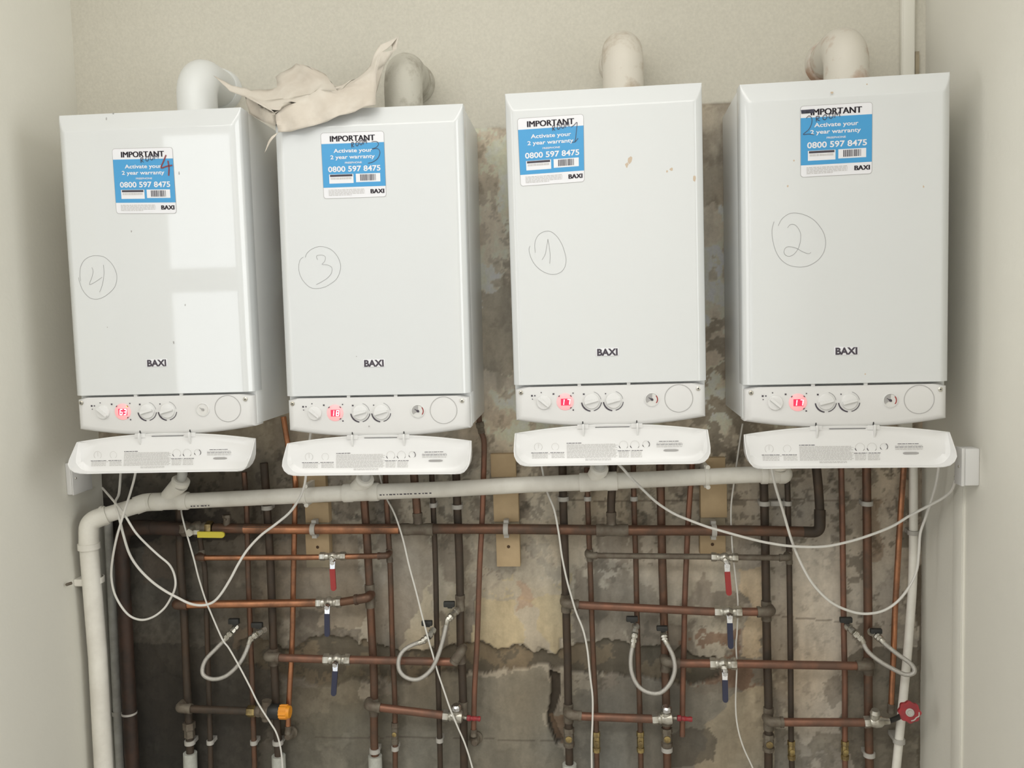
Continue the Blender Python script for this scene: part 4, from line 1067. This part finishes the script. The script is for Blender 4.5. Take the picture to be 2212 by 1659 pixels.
# ------------------------------------------------------------------ filling loops
def loop_hose(hose, fits, handles, label, Y0=-.07, Y1=-.10):
    n = len(hose); pts = []
    for i_, (px, py) in enumerate(hose):
        k = i_/(n-1); pts.append(P(px, py, Y0+(Y1-Y0)*math.sin(math.pi*k)))
    t = thing('filling_loop', label, 'hose', min(pts, key=lambda v_: v_.z), 'braided filling loops')
    mesh_obj('hose', MB().tube(cr(pts, 8), .0059, 12), M['braid'], t)
    for e, nb in ((0, 1), (-1, -2)):
        p = pts[e]; q = pts[nb]; dd = (p-q).normalized()
        mesh_obj('crimp', MB().lathe(p-dd*.012, dd, [(0,.0068),(.001,.0076),(.016,.0076),(.018,.0066)], 12), M['nickel'], t)
    for (path, rmt) in fits:
        pp = [P(px, py, yy) for px, py, yy in path]; m_ = MB()
        for i_ in range(len(pp)-1):
            dd = pp[i_+1]-pp[i_]; LL = dd.length
            m_.lathe(pp[i_], dd, [(0,.0075),(0,.0098),(LL*.34,.0098),(LL*.36,.0075),(LL*.5,.0075),(LL*.54,.0105),(LL*.86,.0105),(LL*.9,.0080),(LL,.0080)], 8)
        mesh_obj('valve_body', m_, M[rmt], t)
    for px, py, wd_, ht, yy in handles:
        c = P(px, py, yy); s = wd_/F*2.25/2; h_ = ht/F*2.25/2
        mb = MB().bevbox((c.x-s, c.y-.006, c.z-h_), (c.x+s*.9, c.y+.007, c.z+h_), .0025)
        mb.bevbox((c.x-s*.35, c.y-.004, c.z-h_*1.5), (c.x+s*.5, c.y+.006, c.z+h_*.5), .002)
        mesh_obj('tap_handle', mb, M['black'], t)
loop_hose([(487,1381),(467,1401),(444,1426),(437,1449),(444,1462),(464.6,1467),(490,1459),(515,1436),(530,1411),(540.5,1383)],
          [([(489,1378,-.07),(500,1366,-.066),(512,1352,-.05)],'nickel'),([(541,1381,-.07),(556,1369,-.066),(574,1358,-.045)],'nickel')],
          [(506,1342,27,13,-.068),(556,1350,28,12,-.072)], 'braided filling loop hanging in the dark left corner with two black taps')
loop_hose([(966,1340),(957,1381),(944.5,1421),(929,1449),(904,1467),(879,1464),(863.5,1449),(861,1426),(871,1406),(891,1393),(911.6,1386)],
          [([(968,1338,-.07),(976,1330,-.066),(990,1316,-.04)],'nickel'),([(913,1385,-.07),(925,1376,-.066),(938,1358,-.045)],'nickel')],
          [(971,1305,27,13,-.070),(923,1346,26,12,-.070)], 'teardrop braided filling loop in front of the reddish cross pipe')
loop_hose([(1368,1389),(1362.5,1421),(1365,1454),(1379,1482),(1402,1496),(1427,1496),(1447,1477),(1457.5,1449),(1455,1421),(1445,1398.5),(1437,1384)],
          [([(1368,1387,-.07),(1371,1368,-.064),(1374,1348,-.045)],'nickel'),([(1436,1383,-.07),(1434,1372,-.064),(1432,1358,-.045)],'nickel')],
          [(1366,1337,27,12,-.068),(1431,1357,26,11,-.068)], 'round braided filling loop hanging below the boiler marked 1')
loop_hose([(1861,1381),(1874,1406),(1897,1426),(1927,1444),(1955,1457),(1973,1454),(1974,1443),(1963,1430),(1940,1414),(1914,1393),(1902,1381)],
          [([(1861,1381,-.075),(1845,1366,-.068),(1828,1350,-.045)],'nickel'),([(1902,1381,-.075),(1893,1372,-.066),(1878,1362,-.045)],'nickel')],
          [(1828,1339,28,12,-.064),(1893,1363,26,11,-.064)], 'braided filling loop reaching over the white waste pipe by the right wall')

# ------------------------------------------------------------------ white waste pipe
YPV = -.088; rp = .0215
t = thing('waste_pipe', 'white plastic waste pipe sloping below all four boilers and down the left wall', 'pipe', P(900,1060,YPV))
run = [P(x_, y_, YPV) for x_, y_ in ((318,1084.5),(429,1081),(657,1070),(757,1064.5),(960,1057),(1137,1047),(1262.5,1042),(1440,1034),(1617,1025.5),(1690,1024))]
mesh_obj('pipe_run', MB().tube(run, rp, 24), M['pvc'], t)
el = at(192, 1140, X=-1.170); vy = el.y
vb = at(224, 1659, X=-1.170); vpt = [at(192,1178,X=-1.170), at(211,1416,X=-1.170), vb+(vb-at(211,1416,X=-1.170))*.25]
rv = .0245
elz = at(189,1128,X=-1.170)
mesh_obj('diagonal_length', MB().tube([P(322,1084,YPV), P(300,1091,YPV-.012), P(225,1114,-.137)], rv*.9, 24), M['pvc'], t)
mesh_obj('bend', MB().tube(cr([P(330,1084,YPV), P(312,1086,YPV), P(292,1093,YPV-.014)], 6), rv*1.02, 24), M['pvc'], t)
eb = fillet([P(232,1112,-.136), elz+Vector((.004,0,.002)), vpt[0]], .045, 12)
mesh_obj('elbow', MB().tube(eb, rv*1.05, 28), M['pvc'], t)
dd = (P(232,1112,-.136)-elz).normalized()
mesh_obj('elbow_lip', MB().lathe(P(222,1115,-.137), dd, [(0,rv*.9),(0,rv*1.12),(.006,rv*1.15),(.008,rv*1.12),(.009,rv*.9)], 28), M['pvc'], t)
mesh_obj('downpipe', MB().tube(vpt, rv, 24), M['pvc'], t)
mesh_obj('elbow_socket', MB().lathe(vpt[0]+Vector((0,0,.006)), (0,0,-1), [(0,rv*1.05),(0,rv*1.17),(.016,rv*1.17),(.016,rv*1.0)], 28), M['pvc'], t)
def pvc_sleeve(xa, xb):
    def on(px):
        XS = [318,429,657,757,960,1137,1262.5,1440,1617,1690]; YS = [1084.5,1081,1070,1064.5,1057,1047,1042,1034,1025.5,1024]
        return P(px, float(np.interp(px, XS, YS)), YPV)
    p, q = on(xa), on(xb); dd = (q-p); L_ = dd.length
    return p, q, MB().lathe(p, dd, [(0,rp),(0,rp*1.13),(.002,rp*1.17),(L_*.26,rp*1.17),(L_*.28,rp*1.10),(L_*.72,rp*1.10),(L_*.74,rp*1.17),(L_-.002,rp*1.17),(L_,rp*1.13),(L_,rp)], 26)
for xa, xb, br in ((330,407,((362,1072,YPV),(389,1045,YPV-.02),(394,1024,YPV-.03),(395,990,-.12))),(742,818,((768,1056,YPV),(787,1040,YPV-.01),(791,1025,YPV-.03),(793,985,-.12))),
                   (1252,1333,((1280,1035,YPV),(1293,1018,YPV-.01),(1297,1000,YPV-.03),(1299,970,-.12))),(1643,1697,((1676,1022,YPV),(1680,1008,YPV-.01),(1682,990,YPV-.02),(1684,970,-.11)))):
    p, q, m_ = pvc_sleeve(xa, xb); tt = mesh_obj('tee', m_, M['pvc'], t)
    bp_ = [P(*b_) for b_ in br]
    mesh_obj('branch_socket', MB().tube([bp_[0], bp_[1]], [rp*.9, rp*1.12], 22).lathe(bp_[1], bp_[2]-bp_[1], [(0,rp*1.12),(.012,rp*1.14),(.016,rp*.9)], 22), M['pvc'], tt)
    mesh_obj('condensate_stub', MB().tube([bp_[1], bp_[2], bp_[3]], .0135, 16), M['pvc_grey'], t)
mesh_obj('end_cap', MB().lathe(P(1690,1024,YPV), (1,0,.02), [(0,rp*1.12),(.010,rp*1.1),(.018,rp*.85),(.024,rp*.4),(.025,.001)], 24), M['pvc'], t)
for px, py in ((660,1070),(1526,1030)):
    c = P(px, py, YPV); m_ = MB().lathe(c-Vector((.005,0,0)), (1,0,.03), [(0,rp),(0,rp*1.10),(.010,rp*1.10),(.010,rp)], 26, cap=False)
    m_.box((c.x-.005, c.y+.004, c.z-.030), (c.x+.005, -.002, c.z+.030)); m_.lathe(c+Vector((.003,-.004,-.026)), (0,-1,0), [(0,.0062),(.004,.0062),(.005,.004)], 12); m_.lathe(c+Vector((.003,-.004,.026)), (0,-1,0), [(0,.0062),(.004,.0062),(.005,.004)], 12)
    mesh_obj('pipe_clip', m_, M['pvc'], t)
c = at(203,1252,X=-1.170)
m_ = MB().lathe(c-Vector((0,0,.008)), (0,0,1), [(0,rv),(0,rv*1.10),(.016,rv*1.10),(.016,rv)], 26, cap=False).box((c.x-rv*1.7, c.y-rv*1.0, c.z-.011), (c.x+.004, c.y-rv*.75, c.z+.005))
m_.box((XL+.001, c.y-rv*1.05, c.z-.008), (c.x-rv*.8, c.y+rv*1.05, c.z+.008))
cl = mesh_obj('wall_clip', m_, M['pvc'], t)
mesh_obj('clip_screw', MB().lathe(at(150,1261,X=XL+.014), (-.35,-1,0), [(-.006,.0042),(.008,.0042),(.010,.003)], 10), M['joint'], cl)
dm = MB(); rr = random.Random(9)
for x0_, x1_, ys in ((820,932,7), (412,452,12)):
    x_ = x0_
    while x_ < x1_:
        w_ = rr.uniform(2.5,7); yy = float(np.interp(x_, [318,429,657,757,960], [1084.5,1081,1070,1064.5,1057]))+ys
        p = P(x_, yy, YPV-rp*.955); q = P(x_+w_, yy, YPV-rp*.955); h_ = .0016
        dm.quad(p+Vector((0,-.0012,h_)), q+Vector((0,-.0012,h_)), q+Vector((0,-.0004,-h_)), p+Vector((0,-.0004,-h_))); x_ += w_+rr.uniform(1.5,5)
mesh_obj('pipe_print', dm, M['ink'], t, smooth=False, fixn=False)

# rust-brown supply pipe, conduit, overflow pipe, trunking
w = [P(290,B_,-.055), P(286,1659,-.055), P(265,1239,-.055), P(262,1150,-.055)]
t = thing('supply_pipe', 'wide rust-brown supply pipe rising in the left corner and bending right to the gas tap', 'pipe', w[0])
mesh_obj('pipe_run', MB().tube(w[:3]+[P(263,1200,-.055)], .0200, 20), M['rust'], t)
mesh_obj('bend', MB().tube(fillet([P(263,1205,-.055), P(264,1140,-.057), P(330,1139,-.060)], .055, 10), .0212, 20), M['rust'], t)
mesh_obj('horizontal_length', MB().tube([P(322,1139,-.060), P(394,1143,YG)], .0200, 20), M['rust'], t)
m_ = MB().lathe(P(279,1540,-.055)-Vector((0,0,.003)), (0,0,1), [(0,.020),(0,.0218),(.006,.0218),(.006,.020)], 20, cap=False)
mesh_obj('pipe_clip', m_, M['clip'], t)
t = thing('conduit', 'grey conduit standing in the left corner beside the rust-brown supply pipe', 'conduit', P(262,1665,-.035))
mesh_obj('conduit_run', MB().tube([P(233,1100,-.028), P(243,1315,-.028), P(259,1659,-.028), P(261,B_,-.028)], .0118, 14), M['pvc_grey'], t)
mesh_obj('conduit_clip', MB().lathe(P(252,1540,-.028)-Vector((0,0,.006)), (0,0,1), [(0,.012),(0,.0135),(.012,.0135),(.012,.012)], 14, cap=False), M['clip'], t)
t = thing('overflow_pipe', 'slim white overflow pipe leaning past the red wheel valve in the right corner', 'pipe', P(1937,1659,-.05))
mesh_obj('pipe_run', MB().tube(cr([P(1972,985,-.030), P(1973,1076,-.030), P(1972,1239,-.034), P(1964,1365,-.042), P(1955,1467,-.048), P(1940,1619,-.05), P(1932,B_,-.05)], 5), .0112, 16), M['pvc'], t)
for py, px in ((1150,1973),(1600,1942)):
    clip_part(t, P(px, py, -.031 if py < 1200 else -.050), .0112)
a, b = P(1946,-40,-.018), P(1975,-40,-.018); z0 = P(1960,975,-.018).z
t = thing('trunking', 'white cable trunking running up the right corner above the boiler marked 2', 'trunking', (a.x, -.018, z0))
mesh_obj('trunk_body', MB().bevbox((a.x+.002, -.020, z0), (b.x+.002, -.0035, 3.19), .001), M['wallpaint'], t)
mesh_obj('trunk_lid', MB().bevbox((a.x+.0045, -.0225, z0+.002), (b.x-.0005, -.020, 3.188), .0008), M['wallpaint'], t)
c = P(1977,155,-.004); tag(mesh_obj('wall_gap', MB().box((c.x-.003, -.012, c.z-.1), (c.x+.007, -.0034, P(1977,113,-.004).z)), M['wood_dark']), 'dark gap beside the cable trunking above the boiler marked 2', 'gap')

# spur boxes on the side walls
def spur(name, label, wallx, sgn, ylo, yhi, zlo, zhi, screw, dep=.032):
    t = thing(name, label, 'switch box', (wallx, (ylo+yhi)/2, zlo), 'fused spur boxes')
    d_ = dep*sgn
    mesh_obj('back_box', MB().bevbox((min(wallx, wallx+d_), ylo, zlo), (max(wallx, wallx+d_), yhi, zhi), .003), M['plastic'], t)
    mesh_obj('face_plate', MB().bevbox((min(wallx+d_, wallx+d_*1.25), ylo-.001, zlo-.001), (max(wallx+d_, wallx+d_*1.25), yhi+.001, zhi+.001), .002), M['plastic'], t)
    for z_ in ((zlo+zhi)/2,):
        mesh_obj('face_screw', MB().lathe((wallx+d_*1.25, ylo+.014, z_), (sgn,0,0), [(0,.003),(.001,.0025)], 8), M['nickel'], t)
pA = at(195,1025,X=XL+.016); pB = at(156,1062,X=XL+.016)
spur('fused_spur', 'white fused spur box on the left wall below the boiler marked 4', XL, 1, pB.y, pA.y, at(175,1063,X=XL+.016).z, at(175,1063,X=XL+.016).z+.087, None, .016)
pA = at(2069,1043,X=XR-.032); pB = at(2116,1040,X=XR)
zt_ = at(2069,964,X=XR-.032).z
spur('fused_spur', 'white fused spur box on the right wall beside the flap of the boiler marked 2', XR, -1, pB.y, pA.y, pA.z, zt_, None)
ya, yb = at(2079,1200,X=XR-.006).y, at(2057,1200,X=XR-.006).y
t = thing('trunking', 'white mini trunking running down the right wall below its spur box', 'trunking', (XR, (ya+yb)/2, .1))
mesh_obj('trunk_body', MB().bevbox((XR-.005, ya, .1), (XR+.001, yb, pA.z-.001), .001), M['wallpaint'], t)
mesh_obj('trunk_lid', MB().bevbox((XR-.0065, ya+.003, .1), (XR-.005, yb-.003, pA.z-.002), .0008), M['wallpaint'], t)
tag(mesh_obj('screw', MB().lathe(at(2111,1039,X=XR), (-1,0,0), [(0,.004),(.010,.004),(.012,.003)], 10), M['joint']), 'small dark screw in the right wall beside the spur box', 'screw')

# ------------------------------------------------------------------ timber blocks
def block(label, rects, hole=None, mt='wood'):
    first = rects[0]; c = P((first[0]+first[2])/2, first[3], -.02)
    t = thing('timber_block', label, 'timber block', c, 'pale timber pipe blocks')
    for x0_, y0_, x1_, y1_, dep, m2 in rects:
        a = P(x0_, y0_, -dep); b = P(x1_, y1_, -dep)
        mesh_obj('board', MB().bevbox((a.x, -dep, b.z), (b.x, .004, a.z), .0012), M[m2], t)
    if hole:
        h_ = P(*hole[:2], -hole[2]-.0004); mesh_obj('screw_hole', MB().lathe(h_, (0,-1,0), [(0,.0046),(.0005,.0042)], 10), M['hole'], t)
block('pale timber block behind the gas main below the boiler marked 3', [(658,1086,711,1129,.030,'wood'),(659,1152,712,1200,.030,'wood'),(660,1129,711,1152,.026,'wood_dark'),(661,1200,712,1226,.012,'wood_dark')], (686,1182,.030))
block('timber offcut above the waste pipe under the flap of the boiler marked 3', [(636,1005,704,1054,.020,'wood')])
block('central pale timber block between the second and third boilers', [(1065,1066,1121,1127,.030,'wood'),(1071,1152,1124,1224,.030,'wood'),(1068,1127,1122,1152,.024,'wood_dark')], (1098.5,1181,.030))
block('timber offcut above the waste pipe between the second and third boilers', [(1059,981,1115,1030,.022,'wood')])
block('right-hand pale timber block behind the gas main', [(1513,1046,1571,1118,.030,'wood'),(1512,1155,1568,1198,.030,'wood'),(1513,1118,1567,1155,.024,'wood_dark')], (1539,1176,.030))
block('small timber offcut above the waste pipe right of the boiler marked 1', [(1524,989,1567,1012,.022,'wood')])

# loose white clips on the wall between risers
for px, py, w_, lab in ((1681,1087,36,'white double pipe clip between the thick and thin dark risers on the right'),):
    c = P(px, py, -.012); tag(mesh_obj('pipe_clip', MB().bevbox((c.x-w_/2/F*2.3, -.020, c.z-.007), (c.x+w_/2/F*2.3, -.001, c.z+.007), .002), M['clip']), lab, 'pipe clip')

# ------------------------------------------------------------------ cables
def cable(pts, r, label, Ya=-.11, Yb=None, Ym=None, grp='white cables'):
    n = len(pts); Yb = Ya if Yb is None else Yb; w = []
    for i_, p in enumerate(pts):
        k = i_/(n-1); Yk = p[2] if len(p) > 2 else (Ya+(Yb-Ya)*k + (0 if Ym is None else (Ym-(Ya+Yb)/2)*math.sin(math.pi*k)))
        w.append(P(p[0], p[1], Yk))
    o = mesh_obj('cable', MB().tube(cr(w, 6), r, 8), M['cable']); tag(o, label, 'cable', grp); return o
cable([(221,1054,-.05),(242,1078,-.16),(267,1109,-.20),(292,1149,-.20),(318,1177,-.18),(343,1200,-.17),(366,1220,-.16),(377,1243,-.15),(378.5,1268,-.15),(368,1294,-.15),(353,1316,-.15),(330,1333,-.15),(305,1339,-.15),(280,1330,-.15),(259.5,1306,-.15),(245.6,1276,-.15),(240.5,1240.5,-.16),(244,1202.5,-.18),(252,1162,-.20),(262,1126.6,-.21),(272,1094,-.21),(282,1063,-.19),(292,1025,-.17),(297,985,-.15)],
      .0030, 'white cable hanging in a large loop below the boiler marked 4')
cable([(261,1018,-.05),(257,1066,-.12),(249,1086,-.17),(257,1116,-.19),(267,1157,-.19),(280,1197,-.17),(300,1228,-.16),(328,1256,-.16),(356,1276,-.17),(383.5,1291,-.17),(411,1304,-.17),(437,1307.6,-.17),(459.5,1301,-.17),(477,1283.5,-.17),(497.5,1251,-.17),(515,1218,-.17),(535,1187,-.16),(563,1157,-.16),(596,1132,-.16),(626.6,1106,-.15),(647,1076,-.15),(657,1050.6,-.14),(661,1025,-.14),(666,975,-.14),(672,930,-.14)],
      .0034, 'white cable swooping from the left wall up to the boiler marked 3')
cable([(388,1040,-.045),(391,1096,-.058),(395,1121.5,-.085),(406,1162,-.095),(419,1207.6),(429,1248),(444,1296),(454.4,1321.5),(480,1380),(495,1401),(518,1441.5),(540.5,1484.6),(558,1520),(583.5,1560.5),(596,1581),(604,1606),(609,1639),(612,B_)], .0024,
      'thin white cable slanting from below the waste pipe to the sleeve under the orange cap', -.10)
cable([(818,1020,-.045),(826,1050,-.048),(836,1078.5,-.055),(848,1101,-.076),(858.5,1126.6),(871,1167),(884,1223),(899,1278.5),(911.6,1329),(927,1387),(934,1411),(944.6,1449),(960,1494.7),(972,1530),(987.6,1568),(1005,1608.6),(1020.5,1659),(1028,B_)], .0024,
      'thin white cable slanting behind the teardrop hose towards the floor', -.086)
cable([(1169,1000,-.045),(1171,1013,-.046),(1181.5,1061,-.055),(1197,1101,-.080),(1207,1152),(1214,1202.5),(1224.6,1253),(1235,1291),(1245,1324),(1260,1362),(1269,1405),(1274,1454),(1280,1505),(1280,1555),(1278,1610),(1279,B_)], .0026,
      'thin white cable crossing the dark riser below the boiler marked 1', -.087)
cable([(1604,915),(1597,960),(1590,1010),(1585,1045.6),(1579,1101),(1581.5,1177),(1588,1240.5),(1594,1300),(1592,1367),(1590,1391),(1591.6,1441.5),(1589,1517.5),(1593,1568),(1605.6,1613.7),(1626,1659),(1640,B_)], .0021,
      'thin white cable hanging past the right-hand lever valves', -.050)
cable([(1322,990,-.10),(1341,1007.6,-.13),(1364,1033,-.14),(1389,1058,-.15),(1419.5,1086,-.15),(1455,1109,-.15),(1490,1124,-.15),(1528,1138,-.15),(1566,1149,-.15),(1617,1163,-.15),(1661,1173,-.15),(1712,1180,-.15),(1775,1181,-.15),(1826,1172,-.15),(1876.5,1157,-.15),(1927,1137,-.15),(1965,1114,-.16),(2003,1094,-.18),(2036,1076,-.21),(2056,1058,-.24),(2064,1036,-.27)], .0034,
      'white cable sagging from the boiler marked 1 to the spur box on the right wall')
cable([(1663,990,-.12),(1669,1023,-.14),(1676.5,1056,-.14),(1692,1106,-.14),(1709,1164.6,-.135),(1727,1210,-.13),(1752,1256,-.13),(1783,1291,-.13),(1813,1311,-.13),(1851,1324,-.13),(1884,1325,-.13),(1914,1316.5,-.13),(1942,1296,-.13),(1965,1266,-.13),(1980,1233,-.13),(1985,1192,-.13),(1988,1152,-.13),(2000.6,1114,-.14),(2013,1076,-.15),(2023,1040.5,-.16),(2030,990,-.17)], .0034,
      'white cable hanging in a deep U below the boiler marked 2')

bpy.context.view_layer.update()
